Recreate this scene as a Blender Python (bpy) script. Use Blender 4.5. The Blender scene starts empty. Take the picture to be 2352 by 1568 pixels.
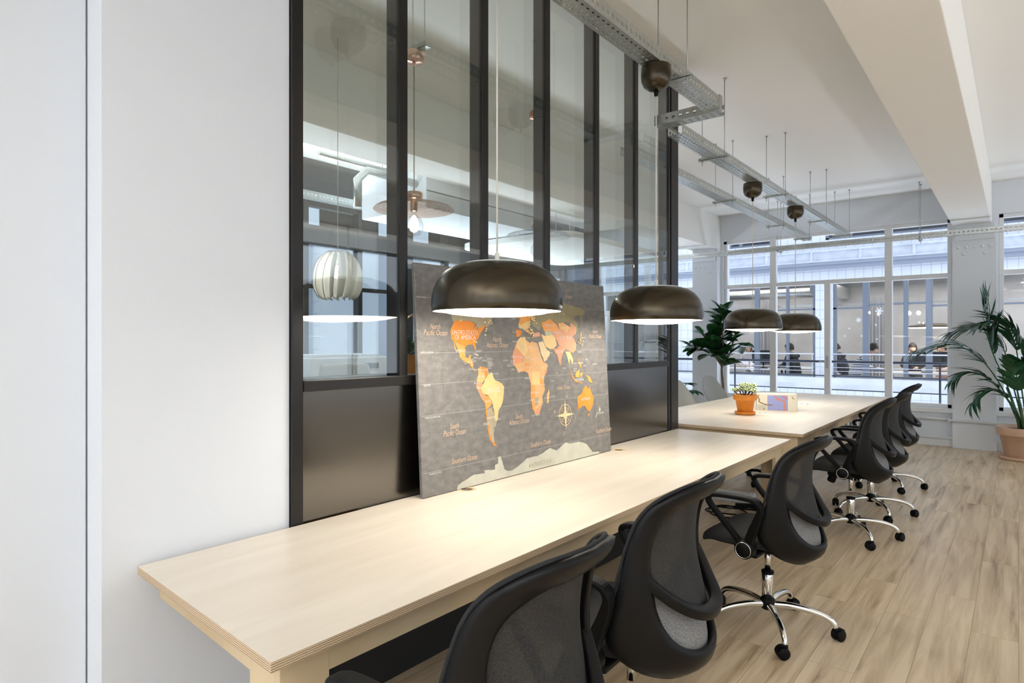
import bpy, bmesh, math, random
from mathutils import Vector, Matrix, noise
random.seed(7)
PI = math.pi
SC = bpy.context.scene
COL = SC.collection
# ------------------------------------------------------------ camera, world, lights, exposure
cam_data = bpy.data.cameras.new('camera'); cam = bpy.data.objects.new('camera', cam_data); COL.objects.link(cam)
cam.location = (0, 0, 1.4); cam.rotation_euler = (PI/2, 0, math.radians(38.95))
cam_data.sensor_width = 36; cam_data.lens = 22.04; cam_data.clip_start = .05; cam_data.clip_end = 200
SC.camera = cam
WALL_Y = 10.25
SC.view_settings.view_transform = 'Standard'; SC.view_settings.look = 'None'; SC.view_settings.gamma = 1
SC.view_settings.use_curve_mapping = False; SC.view_settings.exposure = 1.24
SC.cycles.max_bounces = 10; SC.cycles.transparent_max_bounces = 24
W = bpy.data.worlds.new('daylight'); SC.world = W; W.use_nodes = True
W.node_tree.nodes['Background'].inputs[0].default_value = (.80, .89, 1.0, 1); W.node_tree.nodes['Background'].inputs[1].default_value = .75

def area(name, loc, rot, sx, sy, power, color):
    l = bpy.data.lights.new(name, 'AREA'); l.shape = 'RECTANGLE'; l.size = sx; l.size_y = sy; l.energy = power; l.color = color
    o = bpy.data.objects.new(name, l); COL.objects.link(o); o.location = loc; o.rotation_euler = rot
    return o
# added area lamps below the window sills, tilted up, standing in for bounced daylight
area('daylight_fill_right', (5.75, 3.6, .35), (0, PI/2+1.1, 0), 1.0, 12, 380, (.93, .96, 1.0))
area('daylight_fill_rear', (0.2, -3.8, .3), (PI/2+.85, 0, PI), 3.4, 1.0, 1150, (.98, .98, 1.0))
area('daylight_fill_far', (-2.2, WALL_Y+1.0, .0), (-(PI/2+.95), 0, 0), 8, .8, 60, (.80, .88, 1.0))
area('daylight_fill_back_room', (-7.0, 4.0, .5), (0, -(PI/2+.85), 0), .9, 10, 420, (.88, .94, 1.0))

# ------------------------------------------------------------ materials
def mat(name, color, rough=.5, metal=0, spec=.5, emit=None, strength=0, bump=None, noise_amt=0, noise_scale=5, coat=0):
    m = bpy.data.materials.new(name); m.use_nodes = True; nt = m.node_tree; b = nt.nodes['Principled BSDF']
    b.inputs['Base Color'].default_value = (*color, 1); b.inputs['Roughness'].default_value = rough
    b.inputs['Metallic'].default_value = metal; b.inputs['Specular IOR Level'].default_value = spec
    b.inputs['Coat Weight'].default_value = coat
    if emit: b.inputs['Emission Color'].default_value = (*emit, 1); b.inputs['Emission Strength'].default_value = strength
    if noise_amt:
        tc = nt.nodes.new('ShaderNodeTexCoord'); n = nt.nodes.new('ShaderNodeTexNoise'); n.inputs['Scale'].default_value = noise_scale; n.inputs['Detail'].default_value = 6
        r = nt.nodes.new('ShaderNodeValToRGB'); e = r.color_ramp.elements
        e[0].position = .3; e[1].position = .7
        e[0].color = (*[c*(1-noise_amt) for c in color], 1); e[1].color = (*[min(1, c*(1+noise_amt)) for c in color], 1)
        nt.links.new(tc.outputs['Object'], n.inputs['Vector']); nt.links.new(n.outputs['Fac'], r.inputs[0]); nt.links.new(r.outputs[0], b.inputs['Base Color'])
    if bump:
        tc = nt.nodes.new('ShaderNodeTexCoord'); n = nt.nodes.new('ShaderNodeTexNoise'); n.inputs['Scale'].default_value = bump[0]
        bp = nt.nodes.new('ShaderNodeBump'); bp.inputs['Strength'].default_value = bump[1]; bp.inputs['Distance'].default_value = .01
        nt.links.new(tc.outputs['Object'], n.inputs['Vector']); nt.links.new(n.outputs['Fac'], bp.inputs['Height']); nt.links.new(bp.outputs[0], b.inputs['Normal'])
    return m

def ramp_tex(m, scale, stretch, c0, c1, p0=.35, p1=.65, detail=8, coord='Object', distort=0):
    nt = m.node_tree; b = nt.nodes['Principled BSDF']
    tc = nt.nodes.new('ShaderNodeTexCoord'); mp = nt.nodes.new('ShaderNodeMapping'); mp.inputs['Scale'].default_value = stretch
    n = nt.nodes.new('ShaderNodeTexNoise'); n.inputs['Scale'].default_value = scale; n.inputs['Detail'].default_value = detail; n.inputs['Distortion'].default_value = distort
    r = nt.nodes.new('ShaderNodeValToRGB'); e = r.color_ramp.elements; e[0].position = p0; e[1].position = p1; e[0].color = (*c0, 1); e[1].color = (*c1, 1)
    nt.links.new(tc.outputs[coord], mp.inputs[0]); nt.links.new(mp.outputs[0], n.inputs['Vector']); nt.links.new(n.outputs['Fac'], r.inputs[0]); nt.links.new(r.outputs[0], b.inputs['Base Color'])
    return m

M = {}
M['wall'] = mat('white_paint', (.76, .79, .83), .6, bump=(60, .03))
M['ceil'] = mat('ceiling_paint', (.88, .865, .83), .7, bump=(30, .03))
M['trimw'] = mat('trim_paint', (.80, .80, .80), .45)
M['black'] = mat('black_plastic', (.003, .003, .003), .5, spec=.16, bump=(900, .04))
M['plastic_top'] = mat('worn_black_plastic', (.004, .004, .0042), .40, spec=.24, bump=(900, .04))
M['steel_dark'] = mat('dark_coated_steel', (.030, .027, .025), .32, metal=.6, spec=.6)
M['steel_panel'] = mat('dark_steel_panel', (.19, .175, .155), .20, metal=1, spec=.6)
M['shade'] = mat('dark_bronze_lacquer', (.075, .060, .040), .25, metal=.85, spec=.6)
M['chrome'] = mat('chrome', (.82, .82, .80), .10, metal=1)
M['galv'] = mat('galvanised_steel', (.62, .64, .62), .32, metal=.9, noise_amt=.12, noise_scale=40)
M['rod'] = mat('zinc_rod', (.5, .5, .5), .4, metal=.7)
M['cord'] = mat('white_textile_cord', (.80, .76, .68), .7)
M['diff'] = mat('lamp_diffuser', (.95, .95, .93), .6, emit=(1.0, .92, .80), strength=6.2)
M['inner'] = mat('white_lacquer', (.88, .87, .84), .4)
M['fabric'] = mat('black_seat_fabric', (.016, .016, .017), .9, bump=(700, .2))
M['copper'] = mat('copper', (.86, .48, .33), .22, metal=1)
M['white'] = mat('white_gloss', (.82, .83, .84), .3)
M['offwhite'] = mat('cream_shell', (.68, .68, .64), .5)
M['taupe'] = mat('grey_green_shell', (.36, .37, .34), .42)
M['terra'] = mat('bright_terracotta', (.80, .27, .03), .55, noise_amt=.12, noise_scale=14)
M['palepot'] = mat('pale_terracotta', (.66, .44, .30), .6, noise_amt=.08, noise_scale=9)
M['soil'] = mat('soil', (.06, .035, .02), .95, noise_amt=.4, noise_scale=60)
M['bark'] = mat('bark', (.16, .12, .09), .85, noise_amt=.3, noise_scale=30, bump=(60, .4))
M['leafd'] = mat('dark_leaf', (.018, .085, .022), .32, noise_amt=.3, noise_scale=4)
M['leafp'] = mat('palm_leaf', (.022, .095, .035), .33, noise_amt=.35, noise_scale=5)
M['stem'] = mat('palm_stem', (.10, .16, .06), .5)
M['frame_out'] = mat('blue_grey_frame', (.20, .225, .275), .45)
M['iron'] = mat('railing_iron', (.05, .06, .09), .5)
M['stonel'] = mat('pale_stone', (.74, .76, .80), .7, noise_amt=.08, noise_scale=3)
M['gasket'] = mat('gasket_and_shade_black', (.004, .004, .004), .6)
M['dark'] = mat('dark_cabinet', (.02, .022, .026), .45)
M['floor2'] = mat('office_carpet', (.22, .20, .19), .9)

# birch plywood
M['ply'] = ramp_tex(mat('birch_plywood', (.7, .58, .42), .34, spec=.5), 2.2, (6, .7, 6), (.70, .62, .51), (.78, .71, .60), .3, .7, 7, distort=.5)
m = mat('plywood_edge', (.6, .45, .28), .5); nt = m.node_tree; b = nt.nodes['Principled BSDF']
tc = nt.nodes.new('ShaderNodeTexCoord'); w = nt.nodes.new('ShaderNodeTexWave'); w.bands_direction = 'Z'; w.inputs['Scale'].default_value = 62; w.inputs['Distortion'].default_value = 1.2; w.inputs['Detail'].default_value = 2; w.inputs['Detail Scale'].default_value = 2
r = nt.nodes.new('ShaderNodeValToRGB'); r.color_ramp.elements[0].color = (.36, .23, .12, 1); r.color_ramp.elements[1].color = (.72, .58, .40, 1); r.color_ramp.elements[0].position = .2; r.color_ramp.elements[1].position = .75
nt.links.new(tc.outputs['Object'], w.inputs['Vector']); nt.links.new(w.outputs['Fac'], r.inputs[0]); nt.links.new(r.outputs[0], b.inputs['Base Color']); M['edge'] = m
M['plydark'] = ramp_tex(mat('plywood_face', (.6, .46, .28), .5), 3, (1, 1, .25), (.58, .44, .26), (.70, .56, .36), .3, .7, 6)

# floor planks: brick pattern for boards, stretched noise for grain
m = mat('oak_vinyl_planks', (.5, .4, .3), .36); nt = m.node_tree; b = nt.nodes['Principled BSDF']
tc = nt.nodes.new('ShaderNodeTexCoord'); mp = nt.nodes.new('ShaderNodeMapping'); mp.inputs['Rotation'].default_value = (0, 0, PI/2)
br = nt.nodes.new('ShaderNodeTexBrick'); br.offset = .37; br.inputs['Color1'].default_value = (.30, .30, .30, 1); br.inputs['Color2'].default_value = (.75, .75, .75, 1); br.inputs['Mortar'].default_value = (0, 0, 0, 1)
br.inputs['Scale'].default_value = 1; br.inputs['Mortar Size'].default_value = .0012; br.inputs['Brick Width'].default_value = 1.25; br.inputs['Row Height'].default_value = .18
nt.links.new(tc.outputs['Object'], mp.inputs[0]); nt.links.new(mp.outputs[0], br.inputs['Vector'])
mp2 = nt.nodes.new('ShaderNodeMapping'); mp2.inputs['Scale'].default_value = (11, .7, 1); nt.links.new(tc.outputs['Object'], mp2.inputs[0])
add = nt.nodes.new('ShaderNodeVectorMath'); add.operation = 'ADD'; nt.links.new(mp2.outputs[0], add.inputs[0])
sc = nt.nodes.new('ShaderNodeVectorMath'); sc.operation = 'SCALE'; sc.inputs['Scale'].default_value = 9; nt.links.new(br.outputs['Color'], sc.inputs[0]); nt.links.new(sc.outputs[0], add.inputs[1])
n1 = nt.nodes.new('ShaderNodeTexNoise'); n1.inputs['Scale'].default_value = 1.5; n1.inputs['Detail'].default_value = 10; n1.inputs['Roughness'].default_value = .62; n1.inputs['Distortion'].default_value = .5; nt.links.new(add.outputs[0], n1.inputs['Vector'])
r1 = nt.nodes.new('ShaderNodeValToRGB'); e = r1.color_ramp.elements; e[0].position = .30; e[0].color = (.29, .195, .11, 1); e[1].position = .60; e[1].color = (.70, .56, .38, 1)
x = r1.color_ramp.elements.new(.43); x.color = (.54, .41, .26, 1)
nt.links.new(n1.outputs['Fac'], r1.inputs[0])
mx = nt.nodes.new('ShaderNodeMixRGB'); mx.blend_type = 'MULTIPLY'; mx.inputs[0].default_value = 1
r2 = nt.nodes.new('ShaderNodeValToRGB'); r2.color_ramp.elements[0].color = (.55, .5, .45, 1); r2.color_ramp.elements[1].color = (1, 1, 1, 1); r2.color_ramp.elements[1].position = .12
nt.links.new(br.outputs['Color'], r2.inputs[0]); nt.links.new(r1.outputs[0], mx.inputs[1]); nt.links.new(r2.outputs[0], mx.inputs[2]); nt.links.new(mx.outputs[0], b.inputs['Base Color'])
M['floor'] = m

# white tile facade
m = mat('white_facade_tile', (.85, .87, .9), .35); nt = m.node_tree; b = nt.nodes['Principled BSDF']
tc = nt.nodes.new('ShaderNodeTexCoord'); mp = nt.nodes.new('ShaderNodeMapping'); mp.inputs['Rotation'].default_value = (PI/2, 0, 0)
br = nt.nodes.new('ShaderNodeTexBrick'); br.offset = 0; br.inputs['Color1'].default_value = (.84, .86, .90, 1); br.inputs['Color2'].default_value = (.78, .81, .87, 1); br.inputs['Mortar'].default_value = (.60, .64, .71, 1)
br.inputs['Scale'].default_value = 1; br.inputs['Mortar Size'].default_value = .008; br.inputs['Brick Width'].default_value = .17; br.inputs['Row Height'].default_value = .21
nt.links.new(tc.outputs['Object'], mp.inputs[0]); nt.links.new(mp.outputs[0], br.inputs['Vector']); nt.links.new(br.outputs['Color'], b.inputs['Base Color']); M['tile'] = m

def glass(name, ior, tint=(1, 1, 1), rough=0.0):
    m = bpy.data.materials.new(name); m.use_nodes = True; nt = m.node_tree; nt.nodes.clear()
    o = nt.nodes.new('ShaderNodeOutputMaterial'); mx = nt.nodes.new('ShaderNodeMixShader'); t = nt.nodes.new('ShaderNodeBsdfTransparent'); g = nt.nodes.new('ShaderNodeBsdfGlossy')
    f = nt.nodes.new('ShaderNodeFresnel'); f.inputs['IOR'].default_value = ior; t.inputs[0].default_value = (*tint, 1); g.inputs['Roughness'].default_value = rough
    ge = nt.nodes.new('ShaderNodeNewGeometry'); ma = nt.nodes.new('ShaderNodeMapRange'); ma.inputs['To Min'].default_value = ior; ma.inputs['To Max'].default_value = 1/ior
    nt.links.new(ge.outputs['Backfacing'], ma.inputs['Value']); nt.links.new(ma.outputs[0], f.inputs['IOR'])
    nt.links.new(f.outputs[0], mx.inputs[0]); nt.links.new(t.outputs[0], mx.inputs[1]); nt.links.new(g.outputs[0], mx.inputs[2]); nt.links.new(mx.outputs[0], o.inputs[0])
    return m
M['pane'] = glass('partition_glass', 1.75, (.95, .97, .96))
M['pane2'] = glass('window_glass', 1.25, (.97, .98, 1))
M['amber'] = glass('tinted_lamp_glass', 1.9, (.80, .60, .50), .02)
M['clear'] = glass('clear_lamp_glass', 1.8, (.92, .93, .93), .02)

# black chair mesh: fine weave with small see-through holes
m = mat('black_chair_mesh', (.02, .02, .02), .75); nt = m.node_tree; b = nt.nodes['Principled BSDF']
tc = nt.nodes.new('ShaderNodeTexCoord'); ck = nt.nodes.new('ShaderNodeTexVoronoi'); ck.inputs['Scale'].default_value = 260
r = nt.nodes.new('ShaderNodeValToRGB'); r.color_ramp.elements[0].color = (.003, .003, .003, 1); r.color_ramp.elements[1].color = (.03, .029, .027, 1); r.color_ramp.elements[1].position = .7
nt.links.new(tc.outputs['Object'], ck.inputs['Vector']); nt.links.new(ck.outputs['Distance'], r.inputs[0]); nt.links.new(r.outputs[0], b.inputs['Base Color'])
t = nt.nodes.new('ShaderNodeBsdfTransparent'); mx = nt.nodes.new('ShaderNodeMixShader'); mx.inputs[0].default_value = .90
o = [q for q in nt.nodes if q.type == 'OUTPUT_MATERIAL'][0]
nt.links.new(t.outputs[0], mx.inputs[1]); nt.links.new(b.outputs[0], mx.inputs[2]); nt.links.new(mx.outputs[0], o.inputs[0]); M['mesh'] = m
m = mat('lit_seat_mesh', (.2, .2, .19), .8); nt = m.node_tree; b = nt.nodes['Principled BSDF']  # lit copy of the chair mesh, paler to paint in light from above
tc = nt.nodes.new('ShaderNodeTexCoord'); ck = nt.nodes.new('ShaderNodeTexVoronoi'); ck.inputs['Scale'].default_value = 300
r = nt.nodes.new('ShaderNodeValToRGB'); r.color_ramp.elements[0].color = (.05, .05, .05, 1); r.color_ramp.elements[1].color = (.26, .25, .24, 1); r.color_ramp.elements[1].position = .6
nt.links.new(tc.outputs['Object'], ck.inputs['Vector']); nt.links.new(ck.outputs['Distance'], r.inputs[0]); nt.links.new(r.outputs[0], b.inputs['Base Color']); M['mesh_lit'] = m

# ------------------------------------------------------------ mesh helper
class MB:
    def __init__(s): s.bm = bmesh.new(); s.mi = 0
    def _f(s, vs, smooth=False):
        try:
            f = s.bm.faces.new(vs); f.material_index = s.mi; f.smooth = smooth; return f
        except ValueError: return None
    def box(s, x0, x1, y0, y1, z0, z1, mt=None):
        c = [(x0,y0,z0),(x1,y0,z0),(x1,y1,z0),(x0,y1,z0),(x0,y0,z1),(x1,y0,z1),(x1,y1,z1),(x0,y1,z1)]
        if mt: c = [mt @ Vector(p) for p in c]
        v = [s.bm.verts.new(p) for p in c]
        for q in ((0,3,2,1),(4,5,6,7),(0,1,5,4),(1,2,6,5),(2,3,7,6),(3,0,4,7)): s._f([v[i] for i in q])
        return s
    def prism(s, pts, z0, z1, side_mat=None):
        a = [s.bm.verts.new((x, y, z0)) for x, y in pts]; b = [s.bm.verts.new((x, y, z1)) for x, y in pts]
        s._f(a[::-1]); s._f(b); k = s.mi
        if side_mat is not None: s.mi = side_mat
        for i in range(len(pts)): j = (i+1) % len(pts); s._f([a[i], a[j], b[j], b[i]])
        s.mi = k; return s
    def tube(s, pts, r, n=8, cap=True, flat=None, smooth=True):
        pts = [Vector(p) for p in pts]; R = r if isinstance(r, (list, tuple)) else [r]*len(pts)
        rings = []; up = None
        for i, p in enumerate(pts):
            t = (pts[min(i+1, len(pts)-1)] - pts[max(i-1, 0)]).normalized()
            if up is None: up = Vector((0,0,1)) if abs(t.z) < .9 else Vector((1,0,0))
            u = t.cross(up).normalized(); w = u.cross(t).normalized(); up = w
            fl = flat or 1
            rings.append([s.bm.verts.new(p + (u*math.cos(a)*R[i]*fl + w*math.sin(a)*R[i])) for a in [2*PI*k/n for k in range(n)]])
        for i in range(len(rings)-1):
            for k in range(n): s._f([rings[i][k], rings[i][(k+1)%n], rings[i+1][(k+1)%n], rings[i+1][k]], smooth)
        if cap: s._f(rings[0][::-1]); s._f(rings[-1])
        return s
    def sweep(s, pts, w, t, side=Vector((0,1,0)), smooth=False, closed=False):
        # rectangular section: w along 'side', t across
        pts = [Vector(p) for p in pts]; N = len(pts)
        Wd = w if isinstance(w, (list, tuple)) else [w]*N; Th = t if isinstance(t, (list, tuple)) else [t]*N
        rings = []
        for i, p in enumerate(pts):
            a = pts[(i-1) % N] if (closed or i) else p; b = pts[(i+1) % N] if (closed or i < N-1) else p
            d = (b-a).normalized(); nrm = d.cross(side).normalized(); sd = nrm.cross(d).normalized()
            rings.append([s.bm.verts.new(p + sd*x*Wd[i]/2 + nrm*y*Th[i]/2) for x, y in ((-1,-1),(1,-1),(1,1),(-1,1))])
        for i in range(N if closed else N-1):
            A, B = rings[i], rings[(i+1) % N]
            for k in range(4): s._f([A[k], A[(k+1)%4], B[(k+1)%4], B[k]], smooth)
        if not closed: s._f(rings[0][::-1]); s._f(rings[-1])
        return s
    def lathe(s, prof, c=(0,0,0), n=40, smooth=True, mt=None, closed=False):
        rings = []
        for r, z in prof:
            if r < 1e-6: rings.append([s.bm.verts.new((mt @ Vector((0,0,z))) if mt else (c[0], c[1], c[2]+z))]); continue
            row = []
            for k in range(n):
                a = 2*PI*k/n; p = Vector((r*math.cos(a), r*math.sin(a), z))
                row.append(s.bm.verts.new((mt @ p) if mt else (p + Vector(c))))
            rings.append(row)
        seq = list(zip(rings, rings[1:] + ([rings[0]] if closed else [])))
        if not closed: seq = list(zip(rings[:-1], rings[1:]))
        for A, B in seq:
            for k in range(n):
                if len(A) == 1 and len(B) == 1: continue
                if len(A) == 1: s._f([A[0], B[(k+1)%n], B[k]], smooth)
                elif len(B) == 1: s._f([A[k], A[(k+1)%n], B[0]], smooth)
                else: s._f([A[k], A[(k+1)%n], B[(k+1)%n], B[k]], smooth)
        return s
    def grid(s, f, nu, nv, smooth=True, closed_u=False):
        g = [[s.bm.verts.new(f(i/nu, j/nv)) for j in range(nv+1)] for i in range(nu if closed_u else nu+1)]
        L = len(g)
        for i in range(nu):
            for j in range(nv): s._f([g[i][j], g[(i+1) % L][j], g[(i+1) % L][j+1], g[i][j+1]], smooth)
        return s
    def poly(s, pts, smooth=False): return s._f([s.bm.verts.new(p) for p in pts], smooth)
    def done(s, name, mats, parent=None, loc=None, bevel=0, solid=0, sub=0, recalc=True, rot=None, label=None, kind=None):
        if recalc: bmesh.ops.recalc_face_normals(s.bm, faces=s.bm.faces)
        me = bpy.data.meshes.new(name); s.bm.to_mesh(me); s.bm.free()
        for mm in (mats if isinstance(mats, (list, tuple)) else [mats]): me.materials.append(mm)
        o = bpy.data.objects.new(name, me); COL.objects.link(o)
        if parent: o.parent = parent
        if loc: o.location = loc
        if rot: o.rotation_euler = rot
        if solid: q = o.modifiers.new('solid', 'SOLIDIFY'); q.thickness = solid; q.offset = 0
        if bevel: q = o.modifiers.new('bevel', 'BEVEL'); q.width = bevel; q.segments = 2; q.limit_method = 'ANGLE'
        if sub: q = o.modifiers.new('sub', 'SUBSURF'); q.levels = sub; q.render_levels = sub
        if label: o['label'] = label
        if kind: o['kind'] = kind
        return o

def thing(name, label, cat, loc=(0,0,0), rotz=0, group=None):
    o = bpy.data.objects.new(name, None); COL.objects.link(o); o.location = loc; o.rotation_euler = (0, 0, rotz); o.empty_display_size = .1
    o['label'] = label; o['category'] = cat
    if group: o['group'] = group
    return o
def tag(o, label, cat, group=None, kind=None):
    o['label'] = label; o['category'] = cat
    if group: o['group'] = group
    if kind: o['kind'] = kind
    return o
def dup(root, loc, rotz=0, label=None):
    r = root.copy(); COL.objects.link(r); r.location = loc; r.rotation_euler = (0, 0, rotz)
    if label: r['label'] = label
    for ch in list(root.children):
        c = ch.copy(); COL.objects.link(c); c.parent = r
        for g in list(ch.children):
            d = g.copy(); COL.objects.link(d); d.parent = c
    return r
def lerp(tab, z):
    """smooth (Hermite) interpolation of a table"""
    if z <= tab[0][0]: return tab[0][1]
    if z >= tab[-1][0]: return tab[-1][1]
    n = len(tab)
    def m(i):
        if i == 0: return (tab[1][1]-tab[0][1])/(tab[1][0]-tab[0][0])
        if i == n-1: return (tab[-1][1]-tab[-2][1])/(tab[-1][0]-tab[-2][0])
        return (tab[i+1][1]-tab[i-1][1])/(tab[i+1][0]-tab[i-1][0])
    for i in range(n-1):
        (a, x), (b, y) = tab[i], tab[i+1]
        if z <= b:
            h = b-a; t = (z-a)/h
            return (2*t**3-3*t*t+1)*x + (t**3-2*t*t+t)*h*m(i) + (-2*t**3+3*t*t)*y + (t**3-t*t)*h*m(i+1)
def catmull(P, n=6):
    P = [Vector(p) for p in P]; out = []
    for i in range(len(P)-1):
        p0 = P[max(i-1,0)]; p1 = P[i]; p2 = P[i+1]; p3 = P[min(i+2, len(P)-1)]
        for k in range(n):
            t = k/n; out.append(.5*((2*p1)+(-p0+p2)*t+(2*p0-5*p1+4*p2-p3)*t*t+(-p0+3*p1-3*p2+p3)*t**3))
    out.append(P[-1]); return out

# ------------------------------------------------------------ room shell
CZ = 3.46; WY = 10.25
def struct(name, mb, mats, **k):
    o = mb.done(name, mats, **k); o['kind'] = 'structure'; return o
struct('floor', MB().box(-6.35, 5.2, -3.2, WY+.3, -.12, 0), M['floor'])
struct('ceiling', MB().box(-6.35, 5.2, -3.2, WY+.3, CZ, CZ+.2), M['ceil'])
# left wall beside the camera: one plane up to the corner strip, a deeper one beyond it
struct('wall_left', MB().box(-2.15, -2.035, .655, 1.246, 0, CZ).box(-2.28, -2.165, .651, 1.246, 0, CZ), M['wall'])
struct('wall_left_recess', MB().box(-2.28, -2.152, -3.0, .6508, 0, CZ), M['wall'])
struct('wall_rear', MB().box(-2.28, -1.4, -3.2, -3, 0, CZ).box(-1.4, 4.4, -3.2, -3, 0, .6).box(-1.4, 4.4, -3.2, -3, 3.1, CZ).box(4.4, 5.2, -3.2, -3, 0, CZ).box(1.3, 1.6, -3.2, -3, .6, 3.1), M['wall'])
mb = MB().box(5, 5.2, -3, WY, 0, .75).box(5, 5.2, -3, WY, 3.05, CZ)
for a, b_ in ((-3, -2.2), (1.2, 1.7), (5.2, 5.7), (9.2, WY)): mb.box(5, 5.2, a, b_, .75, 3.05)
struct('wall_right', mb, M['wall'])
n = 4
for a, b_ in ((-2.2, 1.2), (1.7, 5.2), (5.7, 9.2)):
    mb = MB(); w = .06
    for k in range(4): y = a + (b_-a-w)*k/3; mb.box(5.04, 5.12, y, y+w, .75, 3.05)
    for z in (.75, 2.25, 2.99): mb.box(5.045, 5.115, a, b_, z, z+.06)
    o = struct('window_%d' % n, mb, M['steel_dark']); n += 1
# window wall at the far end
WL = [(-6.2, -4.28), (-3.80, -.70), (-.20, 2.9)]
mb = MB().box(-6.35, 5.2, WY, WY+.3, 0, .50).box(-6.35, 5.2, WY, WY+.3, 3.05, CZ)
for a, b_ in ((-6.35, -6.2), (-4.28, -3.80), (-.70, -.20), (2.9, 5.2)): mb.box(a, b_, WY, WY+.3, .5, 3.05)
struct('wall_far', mb, M['wall'])
mb = MB()
for (a, b_) in ((-4.26, -3.84), (-.68, -.22)):
    mb.box(a, b_, WY-.16, WY+.01, 0, 2.92)
    mb.box(a+.02, b_-.02, WY-.20, WY-.15, 2.72, 2.92)
    for k in range(5): mb.lathe([(0, .012), (.016, .008), (.02, 0)], n=10, mt=Matrix.Translation((a+.06+k*(b_-a-.12)/4, WY-.16, 2.63)) @ Matrix.Rotation(PI/2, 4, 'X'))
    for z in (2.54,): 
        for k in (0, 1): mb.lathe([(0, .012), (.018, .008), (.022, 0)], n=10, mt=Matrix.Translation((a+.12+k*(b_-a-.24), WY-.16, z)) @ Matrix.Rotation(PI/2, 4, 'X'))
struct('trim_1', mb, M['wall'])
# ceiling beams along the room
struct('trim_2', MB().box(-.68, -.27, -3, WY, 2.92, CZ), M['ceil'], bevel=.006)
struct('trim_3', MB().box(-4.26, -3.84, -3, WY, 2.92, CZ), M['ceil'], bevel=.006)
struct('trim_7', MB().box(2.9, 3.3, -3, WY, 2.92, CZ), M['ceil'], bevel=.006)
# raised strips, sill ledge and kerb on the far wall
mb = MB().box(-3.9, -.68, WY-.05, WY, .44, .50)
mb.box(-6.2, 5, WY-.10, WY, 0, .09); mb.box(-.22, 5, WY-.05, WY, .44, .50)
mb.box(-1.2, -1.17, WY-.02, WY, .09, .44)
struct('baseboard_far', mb, M['trimw'], bevel=.004)
struct('trim_4', MB().tube([(-3.9, WY-.06, .36), (-1.06, WY-.06, .36)], .018, 10).tube([(-1.06, WY-.06, .36), (-.70, WY-.06, .36)], .018, 10).tube([(-.71, WY-.21, .36), (4.9, WY-.21, .36)], .018, 10).tube([(-.71, WY-.06, .36), (-.71, WY-.21, .36)], .018, 10).tube([(-1.4, WY-.06, .36), (-1.36, WY-.06, .36)], .024, 10).tube([(-2, WY-.12, .12), (4.9, WY-.22, .12)], .016, 10), M['trimw'])

def white_window(idx, x0, x1, verts_full, verts_low, vert_only_up=()):
    y0, y1 = WY+.04, WY+.12; z0, z1, tz = .50, 3.05, 2.295; f = .05
    mb = MB().box(x0, x1, y0, y1, z0, z0+f).box(x0, x1, y0, y1, z1-f, z1).box(x0, x0+f, y0, y1, z0, z1).box(x1-f, x1, y0, y1, z0, z1)
    mb.box(x0, x1, y0-.015, y1, tz-.03, tz+.03)
    for v in verts_full: mb.box(v-.045, v+.045, y0-.02, y1, z0, z1)
    for v in verts_low: mb.box(v-.04, v+.04, y0-.03, y1, z0, tz)
    o = struct('window_%d' % idx, mb, M['trimw'], bevel=.004)
    p = MB().box(x0+f, x1-f, y0+.035, y0+.041, z0+f, z1-f).done('pane', M['pane2'], parent=o)
    return o
white_window(1, -6.2, -4.28, [-5.2], [])
w2 = white_window(2, -3.80, -.70, [-3.016, -1.44], [-2.23])
h = MB().box(-2.245, -2.215, WY-.01, WY+.012, 1.0, 1.18).tube([(-2.23, WY, 1.09), (-2.23, WY-.05, 1.09)], .008, 8).tube([(-2.19, WY-.05, 1.085), (-2.33, WY-.05, 1.10)], .011, 8).done('window_handle', M['rod'], parent=w2)
white_window(3, -.20, 2.9, [.9, 1.9], [])
# back room: left wall with black window grid above a dark dado
struct('wall_back_room', MB().box(-6.35, -6.2, -3.2, WY, 0, 1.05).box(-6.35, -6.2, -3.2, WY, 3.0, CZ).box(-6.35, -6.2, -3.2, -1.2, 1.05, 3.0).box(-6.35, -6.2, 9.2, WY, 1.05, 3.0), M['dark'])
mb = MB()
y = -1.2
for k in range(15):
    w = .14 if k % 3 == 0 else .06
    mb.box(-6.3, -6.2, y, y+w, 1.05, 3.0); y += .74
for z, w in ((1.05, .08), (2.0, .05), (2.5, .22), (2.93, .07)): mb.box(-6.295, -6.205, -1.2, 9.2, z, z+w)
o = struct('window_7', mb, M['steel_dark'])
MB().box(-6.26, -6.25, -1.2, 9.2, 1.05, 3.0).done('pane', M['pane2'], parent=o)
struct('wall_back_room_near', MB().box(-6.2, -2.28, -3.2, -3, 0, CZ), M['wall'])
# ------------------------------------------------------------ dark steel glass partition
PX0, PX1 = -2.105, -2.02       # back and front face
PY = [1.249, 1.749, 2.271, 2.792, 3.315, 3.826, 4.349]
part = thing('glass_partition', 'tall dark steel partition of six glass bays behind the long desk', 'partition', (PX0, PY[0], 0))
def pl(mb, name, mats, **k):
    return mb.done(name, mats, parent=part, loc=(-PX0, -PY[0], 0), **k)
for i, y in enumerate(PY):
    w = .045 if i < 6 else .03
    pl(MB().box(PX0, PX1, y, y+w, .0 if i in (0, 6) else 1.215, 3.40), 'post', M['steel_dark'], bevel=.002)
pl(MB().box(PX0-.01, PX1+.005, 4.381, 4.388, .0, 3.4), 'gasket', M['gasket'])
pl(MB().box(PX0-.01, PX1+.004, 4.39, 4.51, 0, 3.44), 'end_post', M['steel_dark'], bevel=.003)
pl(MB().box(PX0, PX1+.006, 1.249, 4.39, 3.38, 3.455), 'top_rail', M['steel_dark'], bevel=.002)
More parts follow.
